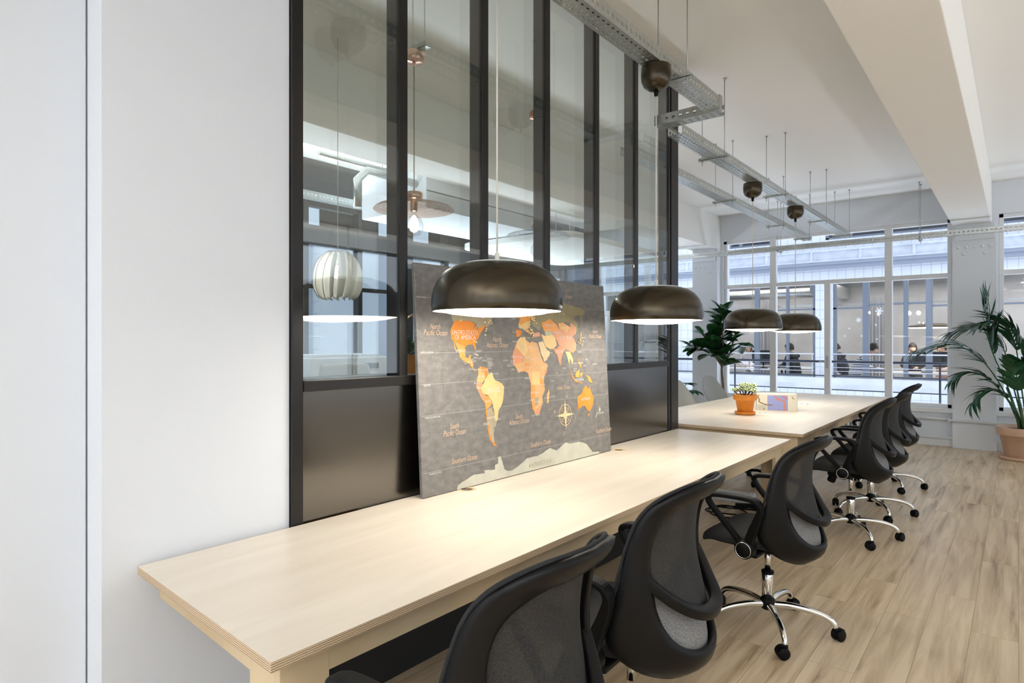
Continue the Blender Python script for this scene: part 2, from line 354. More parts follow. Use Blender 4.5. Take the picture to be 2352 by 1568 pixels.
pl(MB().box(PX0, PX1+.004, PY[0]+.045, 4.349, 1.216, 1.257), 'bottom_rail', M['steel_dark'], bevel=.003)
pl(MB().box(PX0+.02, PX1-.006, PY[0]+.045, 4.349, .725, 1.2165), 'lower_panel', M['steel_panel'])
pl(MB().box(PX0+.02, PX1-.006, PY[0]+.045, 4.349, .0, .7249), 'under_desk_shade_panel', M['gasket'])  # panel below desk height coloured black to hold the under-desk shade
for i in range(6):
    a, b_ = PY[i]+.045, PY[i+1]
    for x in (PX1-.012, PX0+.006):
        pl(MB().box(x, x+.004, a+.0005, b_-.0005, 1.258, 3.379), 'glass_pane', M['pane'])

# ------------------------------------------------------------ desks
def desk(name, label, x0, x1, y0, y1, skew=0.0, leg_in=.05, rear_near=True):
    t = thing(name, label, 'desk', ((x0+x1)/2, (y0+y1)/2, 0)); lx, ly = (x0+x1)/2, (y0+y1)/2
    def p(mb, nm, mt, **k): return mb.done(nm, mt, parent=t, loc=(-lx, -ly, 0), **k)
    mb = MB(); mb.prism([(x0, y0+skew), (x1, y0), (x1, y1), (x0, y1)], .717, .74, side_mat=1)
    p(mb, 'desktop', [M['ply'], M['edge']], bevel=.0012)
    q = leg_in; th = .022; a = .078
    xa, xb, ya, yb = x0+.03, x1-q, y0+q, y1-q
    for nm, bx in (('apron', (xb-th, xb, ya+.0, yb)), ('apron', (xa, xa+th, ya+skew, yb)), ('apron', (xa+th, xb-th, yb-th, yb))):
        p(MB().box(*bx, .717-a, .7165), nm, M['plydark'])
    dx = (xb-th)-(xa+th)
    m4 = Matrix(((1,0,0,0),(-skew/dx if skew else 0,1,0,0),(0,0,1,0),(0,0,0,1)))
    m4 = Matrix.Translation((xb-th, ya, 0)) @ m4 @ Matrix.Translation((-(xb-th), -ya, 0))
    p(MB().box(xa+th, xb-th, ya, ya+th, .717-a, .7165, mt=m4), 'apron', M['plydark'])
    W_ = .125
    for sx, sy in ((1, 0), (1, 1), (0, 0), (0, 1)):
        if not (sx or sy or rear_near): continue
        mb = MB(); k = skew if not sx and not sy else 0
        X = (xb+.001, xb-W_) if sx else (xa-.001, xa+W_); Y = (ya-.001+k, ya+W_+k) if not sy else (yb+.001, yb-W_)
        sgx = -1 if sx else 1; sgy = 1 if not sy else -1
        mb.box(min(X[0], X[0]+sgx*th), max(X[0], X[0]+sgx*th), min(Y), max(Y), 0, .7165)
        xx = sorted((X[0]+sgx*th*1.02, X[1])); yy = sorted((Y[0], Y[0]+sgy*th)); mb.box(*xx, *yy, 0, .7165)
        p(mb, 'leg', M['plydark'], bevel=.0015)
    return t
desk('long_desk', 'long birch plywood desk running along the wall and glass partition', -2.012, -1.195, .69, 4.473, skew=.05, rear_near=False)
desk('meeting_table', 'wide birch plywood table near the windows with potted succulent on it', -2.66, -1.193, 4.77, 8.6)
# white strip standing in for light through the gap behind the long desk
tag(MB().box(-2.0185, -2.0125, 1.55, 4.28, .66, .738).done('gap_light_strip', M['white']), 'white strip for light showing in the gap between long desk and dark partition panel', 'strip')

def grommet(x, y, label, m='plydark'):
    t = thing('cable_grommet', label, 'grommet', (x, y, .7402), group='round cable grommets in the desktops')
    MB().lathe([(.026, 0), (.026, .001), (.036, .0026), (.040, .0024), (.042, 0)], n=28).done('rim', M[m], parent=t)
    MB().lathe([(0, .0006), (.0262, .0006), (.0262, 0)], n=28).done('cap', M['bark'] if m == 'plydark' else M['galv'], parent=t)
grommet(-1.915, 2.05, 'round wooden cable hole at the lower left edge of the map canvas')
grommet(-1.89, 3.37, 'round wooden cable hole at the lower right corner of the map canvas')
grommet(-1.84, 5.97, 'round metal cable cap beside the orange succulent pot', 'galv')
grommet(-1.76, 7.1, 'round metal cable cap on the table behind the patterned box', 'galv')

# ------------------------------------------------------------ world map canvas leaning on the partition
MAP_POLYS = [('tan',[(0.203,0.75),(0.195,0.781),(0.144,0.806),(0.101,0.821),(0.071,0.803),(0.094,0.831),(0.169,0.856),(0.263,0.87),(0.343,0.866),(0.418,0.852),(0.459,0.807),(0.479,0.778),(0.465,0.766),(0.477,0.745),(0.45,0.739),(0.426,0.726),(0.416,0.738),(0.37,0.717),(0.353,0.745),(0.32,0.755)]),('or1',[(0.213,0.752),(0.318,0.755),(0.336,0.745),(0.351,0.745),(0.341,0.725),(0.334,0.716),(0.356,0.737),(0.365,0.715),(0.416,0.739),(0.417,0.729),(0.404,0.717),(0.388,0.703),(0.372,0.682),(0.352,0.662),(0.345,0.648),(0.35,0.625),(0.343,0.619),(0.33,0.645),(0.306,0.645),(0.29,0.643),(0.275,0.629),(0.262,0.643),(0.246,0.646),(0.231,0.654),(0.204,0.66),(0.191,0.671),(0.187,0.703),(0.198,0.728)]),('or2',[(0.208,0.659),(0.231,0.653),(0.246,0.645),(0.262,0.642),(0.275,0.629),(0.272,0.609),(0.278,0.586),(0.294,0.583),(0.303,0.597),(0.315,0.597),(0.308,0.577),(0.325,0.563),(0.324,0.534),(0.343,0.52),(0.331,0.523),(0.308,0.546),(0.297,0.558),(0.265,0.57),(0.239,0.59),(0.236,0.61),(0.224,0.632),(0.215,0.651)]),('or2',[(0.204,0.657),(0.211,0.648),(0.216,0.626),(0.223,0.61),(0.212,0.62)]),('or3',[(0.357,0.531),(0.378,0.544),(0.377,0.518),(0.398,0.515),(0.404,0.483),(0.382,0.464),(0.349,0.471),(0.343,0.477),(0.355,0.499)]),('or1',[(0.378,0.541),(0.42,0.534),(0.428,0.519),(0.422,0.499),(0.404,0.481),(0.398,0.515),(0.377,0.518)]),('pk1',[(0.343,0.468),(0.382,0.464),(0.386,0.455),(0.372,0.441),(0.383,0.415),(0.4,0.408),(0.405,0.358),(0.366,0.401),(0.339,0.449)]),('ye1',[(0.404,0.481),(0.427,0.505),(0.453,0.51),(0.469,0.477),(0.521,0.456),(0.539,0.437),(0.525,0.374),(0.513,0.351),(0.49,0.329),(0.482,0.29),(0.471,0.274),(0.457,0.296),(0.458,0.321),(0.446,0.37),(0.422,0.403),(0.384,0.415),(0.372,0.441),(0.386,0.455)]),('tan',[(0.408,0.338),(0.434,0.346),(0.453,0.321),(0.459,0.296),(0.471,0.271),(0.464,0.251),(0.449,0.252),(0.453,0.238),(0.447,0.218),(0.45,0.187),(0.454,0.176),(0.434,0.185),(0.417,0.239),(0.408,0.291)]),('or1',[(0.395,0.367),(0.408,0.342),(0.408,0.291),(0.419,0.228),(0.434,0.185),(0.469,0.16),(0.443,0.164),(0.42,0.194),(0.407,0.243),(0.401,0.298)]),('or2',[(0.392,0.408),(0.422,0.399),(0.432,0.391),(0.446,0.366),(0.429,0.35),(0.408,0.342),(0.395,0.367)]),('ice',[(0.188,-0.0),(0.198,0.022),(0.248,0.036),(0.298,0.05),(0.375,0.045),(0.371,0.059),(0.446,0.051),(0.448,0.073),(0.468,0.075),(0.473,0.108),(0.492,0.106),(0.513,0.043),(0.539,0.03),(0.571,0.027),(0.628,0.044),(0.693,0.07),(0.782,0.069),(0.825,0.078),(0.884,0.095),(0.948,0.073),(0.994,0.094),(1.036,0.106),(1.071,0.096),(1.162,0.095),(1.236,0.075),(1.274,0.039),(1.298,0.018),(1.36,0.014),(1.373,0.001)]),('or4',[(0.676,0.679),(0.719,0.683),(0.721,0.668),(0.756,0.651),(0.771,0.659),(0.813,0.651),(0.825,0.634),(0.837,0.598),(0.867,0.548),(0.901,0.54),(0.888,0.494),(0.868,0.477),(0.86,0.454),(0.866,0.401),(0.841,0.37),(0.842,0.337),(0.823,0.307),(0.81,0.282),(0.779,0.277),(0.757,0.313),(0.743,0.366),(0.741,0.392),(0.751,0.432),(0.739,0.466),(0.729,0.497),(0.7,0.509),(0.654,0.502),(0.627,0.537),(0.615,0.541),(0.612,0.596),(0.635,0.635),(0.654,0.664)]),('pk1',[(0.613,0.596),(0.635,0.635),(0.651,0.624),(0.702,0.583),(0.695,0.555),(0.62,0.543)]),('ye1',[(0.677,0.68),(0.718,0.683),(0.725,0.663),(0.736,0.614),(0.706,0.583),(0.647,0.629),(0.654,0.663)]),('or3',[(0.725,0.663),(0.757,0.651),(0.771,0.66),(0.783,0.628),(0.785,0.59),(0.736,0.614)]),('or2',[(0.704,0.549),(0.745,0.548),(0.743,0.525),(0.724,0.509),(0.702,0.512)]),('ye1',[(0.765,0.503),(0.826,0.501),(0.821,0.433),(0.76,0.436)]),('pk1',[(0.87,0.507),(0.893,0.51),(0.888,0.494),(0.868,0.476)]),('or2',[(0.824,0.47),(0.857,0.454),(0.861,0.419),(0.833,0.424)]),('or2',[(0.747,0.437),(0.784,0.431),(0.78,0.371),(0.775,0.301),(0.752,0.31),(0.743,0.385)]),('tan',[(0.779,0.367),(0.81,0.369),(0.801,0.328),(0.776,0.323)]),('pk1',[(0.775,0.308),(0.832,0.33),(0.81,0.281),(0.767,0.283)]),('or3',[(0.901,0.405),(0.906,0.382),(0.892,0.333),(0.876,0.33),(0.88,0.38)]),('or1',[(0.647,0.722),(0.693,0.714),(0.682,0.691),(0.66,0.68),(0.647,0.685)]),('or2',[(0.647,0.781),(0.684,0.776),(0.669,0.75),(0.695,0.745),(0.76,0.767),(0.793,0.768),(0.794,0.785),(0.73,0.795),(0.654,0.789)]),('ye1',[(0.666,0.75),(0.695,0.745),(0.76,0.767),(0.763,0.741),(0.744,0.726),(0.716,0.717),(0.698,0.725),(0.676,0.725)]),('or3',[(0.716,0.717),(0.744,0.726),(0.769,0.7),(0.768,0.686),(0.742,0.703)]),('tan2',[(0.794,0.788),(0.8,0.87),(0.981,0.924),(1.086,0.868),(1.189,0.857),(1.246,0.853),(1.29,0.835),(1.265,0.811),(1.239,0.807),(1.256,0.772),(1.255,0.759),(1.232,0.791),(1.225,0.813),(1.168,0.799),(1.166,0.78),(1.198,0.765),(1.2,0.72),(1.177,0.707),(1.185,0.739),(1.127,0.769),(1.051,0.765),(1.009,0.757),(0.944,0.78),(0.864,0.76),(0.857,0.734),(0.836,0.713),(0.818,0.727),(0.791,0.738),(0.764,0.752)]),('pk1',[(0.784,0.703),(0.836,0.71),(0.849,0.689),(0.801,0.68)]),('or2',[(0.864,0.76),(0.944,0.78),(0.998,0.754),(1.017,0.724),(0.964,0.711),(0.885,0.713),(0.863,0.743)]),('grn',[(0.885,0.713),(0.964,0.711),(0.953,0.696),(0.893,0.687)]),('pk2',[(0.964,0.711),(1.017,0.724),(1.009,0.753),(1.027,0.724),(1.09,0.709),(1.13,0.738),(1.127,0.769),(1.185,0.739),(1.182,0.704),(1.148,0.688),(1.178,0.65),(1.174,0.609),(1.14,0.594),(1.103,0.607),(1.01,0.638),(0.987,0.675),(0.953,0.693)]),('or3',[(1.009,0.757),(1.051,0.765),(1.13,0.738),(1.09,0.709),(1.027,0.724)]),('ye1',[(0.855,0.698),(0.893,0.687),(0.953,0.696),(0.982,0.675),(0.99,0.638),(0.957,0.618),(0.927,0.618),(0.889,0.633),(0.871,0.663)]),('ye2',[(0.827,0.654),(0.866,0.66),(0.897,0.618),(0.926,0.603),(0.92,0.585),(0.873,0.548),(0.847,0.592)]),('pk1',[(0.958,0.621),(0.988,0.62),(1.01,0.637),(1.066,0.62),(1.043,0.592),(1.025,0.559),(1.017,0.522),(0.999,0.559),(0.986,0.59),(0.971,0.596)]),('ye1',[(1.065,0.604),(1.114,0.603),(1.142,0.556),(1.129,0.528),(1.111,0.569),(1.102,0.526),(1.08,0.582)]),('or1',[(1.093,0.505),(1.122,0.477),(1.155,0.443),(1.134,0.444)]),('or2',[(1.158,0.48),(1.197,0.503),(1.196,0.454),(1.157,0.459)]),('or2',[(1.202,0.478),(1.235,0.481),(1.215,0.453),(1.208,0.457)]),('or1',[(1.148,0.437),(1.227,0.423),(1.212,0.42),(1.144,0.432)]),('or2',[(1.253,0.468),(1.305,0.453),(1.332,0.414),(1.287,0.429),(1.282,0.45)]),('or3',[(1.229,0.72),(1.238,0.698),(1.23,0.669),(1.212,0.653),(1.226,0.682)]),('or2',[(1.189,0.577),(1.198,0.548),(1.224,0.529),(1.211,0.507),(1.192,0.545)]),('or1',[(1.169,0.349),(1.211,0.362),(1.231,0.39),(1.259,0.407),(1.273,0.392),(1.284,0.383),(1.294,0.411),(1.309,0.369),(1.333,0.329),(1.322,0.292),(1.288,0.253),(1.262,0.263),(1.238,0.29),(1.216,0.292),(1.186,0.282),(1.167,0.275),(1.163,0.316)]),('or2',[(1.264,0.242),(1.283,0.241),(1.27,0.227)]),('ice',[(1.395,0.275),(1.405,0.255),(1.388,0.24),(1.385,0.257)]),('ice',[(1.363,0.225),(1.338,0.21),(1.355,0.23)]),('ice',[(0.328,0.607),(0.353,0.602),(0.364,0.59),(0.344,0.598)]),('ice',[(0.373,0.587),(0.393,0.584),(0.381,0.581)])]
MAP_TEXT = [('UNITED STATES', 0.279, 0.699, 0.03, 0), ('OF AMERICA', 0.279, 0.677, 0.03, 0), ('North', 0.093, 0.724, 0.034, 1), ('Pacific Ocean', 0.094, 0.697, 0.036, 1), ('North', 0.499, 0.668, 0.034, 1), ('Atlantic Ocean', 0.499, 0.641, 0.036, 1), ('MEXICO', 0.248, 0.616, 0.02, 0), ('BRAZIL', 0.459, 0.426, 0.036, 0), ('PERU', 0.358, 0.442, 0.016, 0), ('COLOMBIA', 0.375, 0.495, 0.013, 0), ('VENEZUELA', 0.398, 0.524, 0.013, 0), ('ECUADOR', 0.345, 0.467, 0.011, 0), ('BAHAMAS', 0.364, 0.614, 0.01, 0), ('CUBA', 0.35, 0.597, 0.01, 0), ('BOLIVIA', 0.416, 0.376, 0.014, 0), ('CHILE', 0.394, 0.271, 0.017, 0), ('ARGENTINA', 0.431, 0.297, 0.013, 0), ('URUGUAY', 0.478, 0.285, 0.012, 0), ('South', 0.186, 0.283, 0.034, 1), ('Pacific Ocean', 0.187, 0.254, 0.036, 1), ('Southern Ocean', 0.242, 0.129, 0.034, 1), ('South', 0.64, 0.284, 0.032, 1), ('Atlantic Ocean', 0.638, 0.258, 0.036, 1), ('SOUTH AFRICA', 0.773, 0.278, 0.012, 0), ('Indian Ocean', 1.032, 0.406, 0.032, 1), ('Southern Ocean', 0.808, 0.13, 0.036, 1), ('Southern Ocean', 1.426, 0.131, 0.036, 1), ('North', 1.382, 0.717, 0.03, 1), ('Pacific Ocean', 1.382, 0.689, 0.034, 1), ('Ocean', 1.119, 0.912, 0.034, 1), ('AUSTRALIA', 1.249, 0.329, 0.022, 0), ('NEW ZEALAND', 1.395, 0.235, 0.015, 0), ('C H I N A', 1.076, 0.678, 0.032, 0), ('INDIA', 1.013, 0.603, 0.028, 0), ('INDONESIA', 1.192, 0.441, 0.022, 0), ('S  I  A', 1.05, 0.81, 0.026, 0), ('A N T A R C T I C A', 0.795, 0.028, 0.03, 2), ('KAZAKHSTAN', 0.934, 0.746, 0.018, 0), ('MONGOLIA', 1.069, 0.736, 0.014, 0), ('ALGERIA', 0.687, 0.633, 0.018, 0), ('LIBYA', 0.757, 0.628, 0.017, 0), ('EGYPT', 0.804, 0.621, 0.014, 0), ('MALI', 0.677, 0.579, 0.016, 0), ('NIGER', 0.724, 0.576, 0.015, 0), ('CHAD', 0.765, 0.566, 0.014, 0), ('SUDAN', 0.809, 0.573, 0.014, 0), ('NIGERIA', 0.725, 0.526, 0.014, 0), ('TURKEY', 0.818, 0.694, 0.014, 0), ('IRAN', 0.898, 0.662, 0.017, 0), ('SAUDI ARABIA', 0.863, 0.598, 0.012, 0), ('PAKISTAN', 0.955, 0.635, 0.013, 0), ('ETHIOPIA', 0.851, 0.52, 0.013, 0), ('MAURITANIA', 0.627, 0.582, 0.012, 0), ('MOROCCO', 0.644, 0.658, 0.014, 0), ('JAPAN', 1.257, 0.68, 0.013, 0), ('TAIWAN', 1.207, 0.599, 0.012, 0), ('ANGOLA', 0.766, 0.395, 0.014, 0), ('ZAMBIA', 0.806, 0.392, 0.012, 0), ('NAMIBIA', 0.751, 0.357, 0.013, 0), ('BOTSWANA', 0.793, 0.346, 0.011, 0), ('MADAGASCAR', 0.886, 0.36, 0.011, 0), ('TANZANIA', 0.846, 0.431, 0.011, 0), ('KENYA', 0.849, 0.47, 0.012, 0), ('GABON', 0.715, 0.471, 0.012, 0), ('PORTUGAL', 0.637, 0.705, 0.01, 0), ('FRANCE', 0.679, 0.731, 0.011, 0), ('IRELAND', 0.631, 0.773, 0.011, 0), ('PHILIPPINES', 1.211, 0.536, 0.013, 0), ('SRI LANKA', 1.047, 0.512, 0.009, 0), ('SENEGAL', 0.608, 0.562, 0.01, 0), ('GUINEA', 0.605, 0.551, 0.01, 0), ('SIERRA LEONE', 0.589, 0.539, 0.009, 0), ('LIBERIA', 0.607, 0.52, 0.01, 0), ('GHANA', 0.666, 0.517, 0.01, 0), ('MAURITIUS', 0.935, 0.364, 0.008, 0), ('SEYCHELLES', 0.936, 0.447, 0.008, 0), ('MALDIVES', 0.978, 0.488, 0.007, 0), ('N', 1.061, 0.353, 0.022, 1), ('S', 1.021, 0.157, 0.026, 1), ('W', 0.94, 0.281, 0.024, 1), ('E', 1.138, 0.231, 0.022, 1), ('TROPIC OF CANCER', 0.04, 0.612, 0.01, 0), ('EQUATOR', 0.033, 0.472, 0.01, 0), ('TROPIC OF CAPRICORN', 0.058, 0.334, 0.01, 0), ('ANTARCTIC CIRCLE', 0.063, 0.095, 0.01, 0), ('ARCTIC CIRCLE', 0.019, 0.849, 0.01, 0), ('JAMAICA', 0.343, 0.583, 0.009, 0), ('HAITI', 0.37, 0.579, 0.009, 0), ('BARBADOS', 0.44, 0.576, 0.009, 0), ('DOMINICA', 0.437, 0.564, 0.009, 0), ('GRENADA', 0.439, 0.555, 0.009, 0), ('ST LUCIA', 0.443, 0.549, 0.009, 0), ('ANTIGUA', 0.403, 0.569, 0.009, 0), ('BELIZE', 0.316, 0.576, 0.009, 0), ('HONDURAS', 0.324, 0.568, 0.009, 0), ('GUATEMALA', 0.287, 0.56, 0.009, 0), ('PANAMA', 0.346, 0.528, 0.009, 0), ('COSTA RICA', 0.313, 0.531, 0.009, 0), ('TRINIDAD', 0.436, 0.542, 0.009, 0), ('GUYANA', 0.434, 0.532, 0.009, 0), ('SURINAME', 0.434, 0.509, 0.009, 0), ('FRENCH GUIANA', 0.471, 0.504, 0.009, 0), ('CAPE VERDE', 0.556, 0.565, 0.009, 0), ('PALAU', 1.252, 0.519, 0.01, 0), ('GUAM', 1.277, 0.555, 0.01, 0), ('MICRONESIA', 1.362, 0.526, 0.01, 0), ('VIETNAM', 1.156, 0.535, 0.01, 0), ('THAILAND', 1.105, 0.562, 0.01, 0), ('MALAYSIA', 1.155, 0.505, 0.01, 0), ('BRUNEI', 1.154, 0.493, 0.01, 0), ('NEPAL', 1.063, 0.614, 0.01, 0), ('OMAN', 0.933, 0.597, 0.01, 0), ('YEMEN', 0.886, 0.562, 0.01, 0), ('SOMALIA', 0.891, 0.528, 0.01, 0), ('UZBEKISTAN', 0.921, 0.719, 0.01, 0), ('KYRGYZSTAN', 0.99, 0.709, 0.01, 0), ('UKRAINE', 0.799, 0.755, 0.01, 0), ('IRAQ', 0.856, 0.657, 0.01, 0), ('MALTA', 0.747, 0.677, 0.01, 0)]
MAP_ROSE = (1.04, 0.256, 0.059, 0.086)
MAP_LATS = [0.609, 0.475, 0.342, 0.102, 0.848]

cv = thing('world_map_canvas', 'dark grey world map canvas with orange countries leaning on the partition', 'map', (-1.938, 1.817, .7415))
ang_lean = math.asin(.056)
frame3 = Matrix(((-.056*0+.017, -.056, 1, 0), (1, 0, -.017, 0), (0, .9984, .056, 0), (0, 0, 0, 1)))   # columns: along, up, out of the canvas
cv.matrix_world = Matrix.Translation((-1.938, 1.817, .7415)) @ frame3
m = ramp_tex(mat('printed_slate_canvas', (.12, .11, .10), .55, bump=(500, .15)), 22, (1, 1.6, 1), (.155, .146, .138), (.235, .222, .208), .3, .7, 14)
nt = m.node_tree; b = nt.nodes['Principled BSDF']      # pale speckles of the vintage print
v = nt.nodes.new('ShaderNodeTexVoronoi'); v.inputs['Scale'].default_value = 42; r = nt.nodes.new('ShaderNodeValToRGB'); r.color_ramp.elements[0].color = (1,1,1,1); r.color_ramp.elements[1].color = (0,0,0,1); r.color_ramp.elements[0].position = .05; r.color_ramp.elements[1].position = .085
tc = nt.nodes.new('ShaderNodeTexCoord'); nt.links.new(tc.outputs['Object'], v.inputs['Vector']); nt.links.new(v.outputs['Distance'], r.inputs[0])
mx = nt.nodes.new('ShaderNodeMixRGB'); src = b.inputs['Base Color'].links[0].from_socket; nt.links.new(src, mx.inputs[1]); mx.inputs[2].default_value = (.5, .49, .47, 1); nt.links.new(r.outputs[0], mx.inputs[0]); nt.links.new(mx.outputs[0], b.inputs['Base Color'])
MW, MH = 1.505, .997
MB().box(-.012, MW-.012+.012, 0, MH, -.019, 0).done('canvas', m, parent=cv, bevel=.004)
pc = {'tan': (.42, .36, .24), 'tan2': (.33, .28, .16), 'or1': (.80, .27, .04), 'or2': (.83, .36, .09), 'or3': (.82, .46, .18), 'or4': (.78, .45, .20), 'pk1': (.78, .33, .17), 'pk2': (.68, .33, .19), 'ye1': (.84, .58, .25), 'ye2': (.84, .65, .36), 'grn': (.52, .48, .33), 'ice': (.56, .55, .46)}
keys = sorted(pc); mats = [mat('map_ink_%d' % i, pc[k], .6, noise_amt=.10, noise_scale=12) for i, k in enumerate(keys)]
from mathutils.geometry import tessellate_polygon
mb = MB()
for li, (k, pts) in enumerate(MAP_POLYS):
    mb.mi = keys.index(k); z = .0006 + li*.00002
    # slightly ragged coast lines
    rag = []
    for i, (x, y) in enumerate(pts):
        x2, y2 = pts[(i+1) % len(pts)]; L = math.hypot(x2-x, y2-y); nseg = max(1, int(L/.012))
        for q in range(nseg):
            t = q/nseg; a = (noise.noise(Vector((x+(x2-x)*t, y+(y2-y)*t, 3))*60))*.0035 if q else 0
            nx, ny = -(y2-y)/(L+1e-9), (x2-x)/(L+1e-9); rag.append((min(max(x+(x2-x)*t+nx*a, -.008), MW-.004), max(.002, y+(y2-y)*t+ny*a)))
    vs = [mb.bm.verts.new((x, y, z)) for x, y in rag]
    for tri in tessellate_polygon([[Vector((x, y, 0)) for x, y in rag]]): mb._f([vs[i] for i in tri])
mb.done('printed_countries', mats, parent=cv, recalc=False)
ink_w = mat('pale_map_lettering', (.78, .76, .70), .6); ink_p = mat('peach_map_lettering', (.78, .55, .38), .6); ink_g = mat('olive_map_lettering', (.34, .30, .16), .6); ink_l = mat('pale_map_lines', (.42, .41, .40), .6)
mb = MB(); mb.mi = 3
for y in MAP_LATS: mb.box(0, MW-.006, y, y+.0016, .0004, .0005)
for x in (.13, .125):
    for k in range(1): mb.box(.13, .1312, .34, .66, .0004, .0005)
cx_, cy_, rr, nn_ = MAP_ROSE
ink_r = mat('cream_compass_rose', (.80, .60, .34), .6)
mb.mi = 4
for R1, w in ((rr, .0035), (rr*.72, .0016)):
    N = 48
    for k in range(N):
        a, c = 2*PI*k/N, 2*PI*(k+1)/N
        mb.poly([(cx_+q*math.cos(t), cy_+q*math.sin(t), .002) for q, t in ((R1-w, a), (R1, a), (R1, c), (R1-w, c))])
for k in range(16):
    a = PI/2 + k*PI/8
    L = nn_ if k % 4 == 0 else (rr*1.12 if k % 2 == 0 else rr*.7); wd = .011 if k % 4 == 0 else .007
    if k % 2: continue
    for sg in (-1, 1):
        b2 = a + sg*PI/4 if k % 4 == 0 else a + sg*PI/8
        if sg > 0 and k % 4: continue
        mb.poly([(cx_, cy_, .0024), (cx_+L*math.cos(a), cy_+L*math.sin(a), .0024), (cx_+wd*1.4*math.cos(b2), cy_+wd*1.4*math.sin(b2), .0024)])
for txt, x, y, h_, kd in MAP_TEXT:
    cu = bpy.data.curves.new('t', 'FONT'); cu.body = txt; cu.size = h_; cu.align_x = 'CENTER'; cu.align_y = 'CENTER'
    cu.shear = .3 if kd else 0; cu.resolution_u = 2; cu.offset = -h_*.006
    to = bpy.data.objects.new('t', cu); COL.objects.link(to); bpy.context.view_layer.update()
    me = bpy.data.meshes.new_from_object(to); bpy.data.objects.remove(to)
    sx = .72 if kd else (.80 if len(txt) > 5 else .85)
    me.transform(Matrix.Translation((x, y, .0022)) @ Matrix.Diagonal((sx, 1, 1, 1)))
    nf = len(mb.bm.faces); mb.bm.from_mesh(me); mb.bm.faces.ensure_lookup_table()
    for f in mb.bm.faces[nf:]: f.material_index = {0: 0, 1: 1, 2: 2}[kd]
    bpy.data.meshes.remove(me)
mb.done('printed_lettering', [ink_w, ink_p, ink_g, ink_l, ink_r], parent=cv, recalc=False)
# push pins
pin = mat('golden_pin_heads', (.90, .72, .36), .3)
mb = MB()
PN = [(.25,.80,18),(.30,.62,5)]
pins = []
for k in range(46): pins.append((random.gauss(.785, .018), random.gauss(.795, .020)))
for k in range(14): pins.append((random.gauss(.765, .010), random.gauss(.705, .014)))
for (x, y) in ((.247,.755),(.245,.70),(.25,.68),(.262,.80),(.29,.80),(.34,.79),(.40,.77),(.41,.75),(.435,.75),(.445,.76),(.42,.72),(.415,.71),(.41,.69),(.33,.66),(.345,.655),(.26,.60),(.285,.565),(.305,.56),(.307,.55),(1.21,.67),(1.22,.66),(1.23,.675),(1.19,.655),(1.205,.65),(1.24,.66),(1.23,.64)): pins.append((x, y))
p0 = mb.lathe([(0, .012), (.0035, .0105), (.004, .008), (.003, .0055), (.0012, .005), (.0012, .0)], n=8).done('push_pin', pin, parent=cv, loc=(pins[0][0], pins[0][1], 0))
for x, y in pins[1:]:
    q = p0.copy(); COL.objects.link(q); q.parent = cv; q.location = (x, y, 0)

# ------------------------------------------------------------ pendant lamps over the desks
def make_pendant(loc, canopy_z, label):
    t = thing('pendant_lamp', label, 'lamp', (loc[0], loc[1], loc[2]), group='dark dome pendant lamps over the desks')
    prof = [(.2475, .0), (.2505, .004), (.2525, .025), (.252, .05), (.245, .085), (.230, .118), (.205, .148), (.172, .169), (.140, .179), (.118, .182)]
    inner = [(.116, .178), (.138, .175), (.170, .165), (.202, .144), (.226, .115), (.241, .084), (.248, .05), (.2485, .025), (.2465, .0)]
    MB().lathe(prof + inner, n=64).done('lamp_shade', M['shade'], parent=t)
    MB().lathe([(0, .187), (.108, .187), (.120, .186), (.121, .184), (.118, .182), (.100, .1815), (0, .1815)], n=48).done('light_leak_disc', M['inner'], parent=t)  # white disc standing in for light leaking at the shade top
    MB().lathe([(0, -.022), (.10, -.018), (.18, -.009), (.235, .003), (.2462, .007), (.2462, .010), (0, .010)], n=64).done('diffuser', M['diff'], parent=t)
    top = canopy_z - loc[2]
    c = MB().tube([(0, 0, .187), (0, 0, top+.005)], .0035, 8).done('cord', M['cord'], parent=t)
    MB().tube([(0, 0, .186), (0, 0, .225)], .009, 12).done('cord_grip', M['cord'], parent=c)
    cn = MB().lathe([(.0, .0), (.02, .002), (.045, .010), (.068, .028), (.080, .055), (.083, .085), (.082, .13), (.078, .135), (0, .135)], c=(0, 0, top), n=40).done('canopy', M['shade'], parent=t)
    MB().lathe([(0, -.028), (.010, -.028), (.012, -.008), (.014, .002), (0, .002)], c=(0, 0, top), n=16).done('cable_gland', M['black'], parent=cn)
    return t
make_pendant((-1.563, 1.842, 1.515), 2.780, 'dark dome pendant in front of the world map, largest in view')
make_pendant((-1.556, 3.19, 1.515), 2.780, 'dark dome pendant hanging right of the map before the partition end')
make_pendant((-1.885, 5.82, 1.51), 2.705, 'dark dome pendant above the potted succulent on the far table')
make_pendant((-1.85, 7.09, 1.51), 2.70, 'smallest dark dome pendant, farthest away over the far table end')

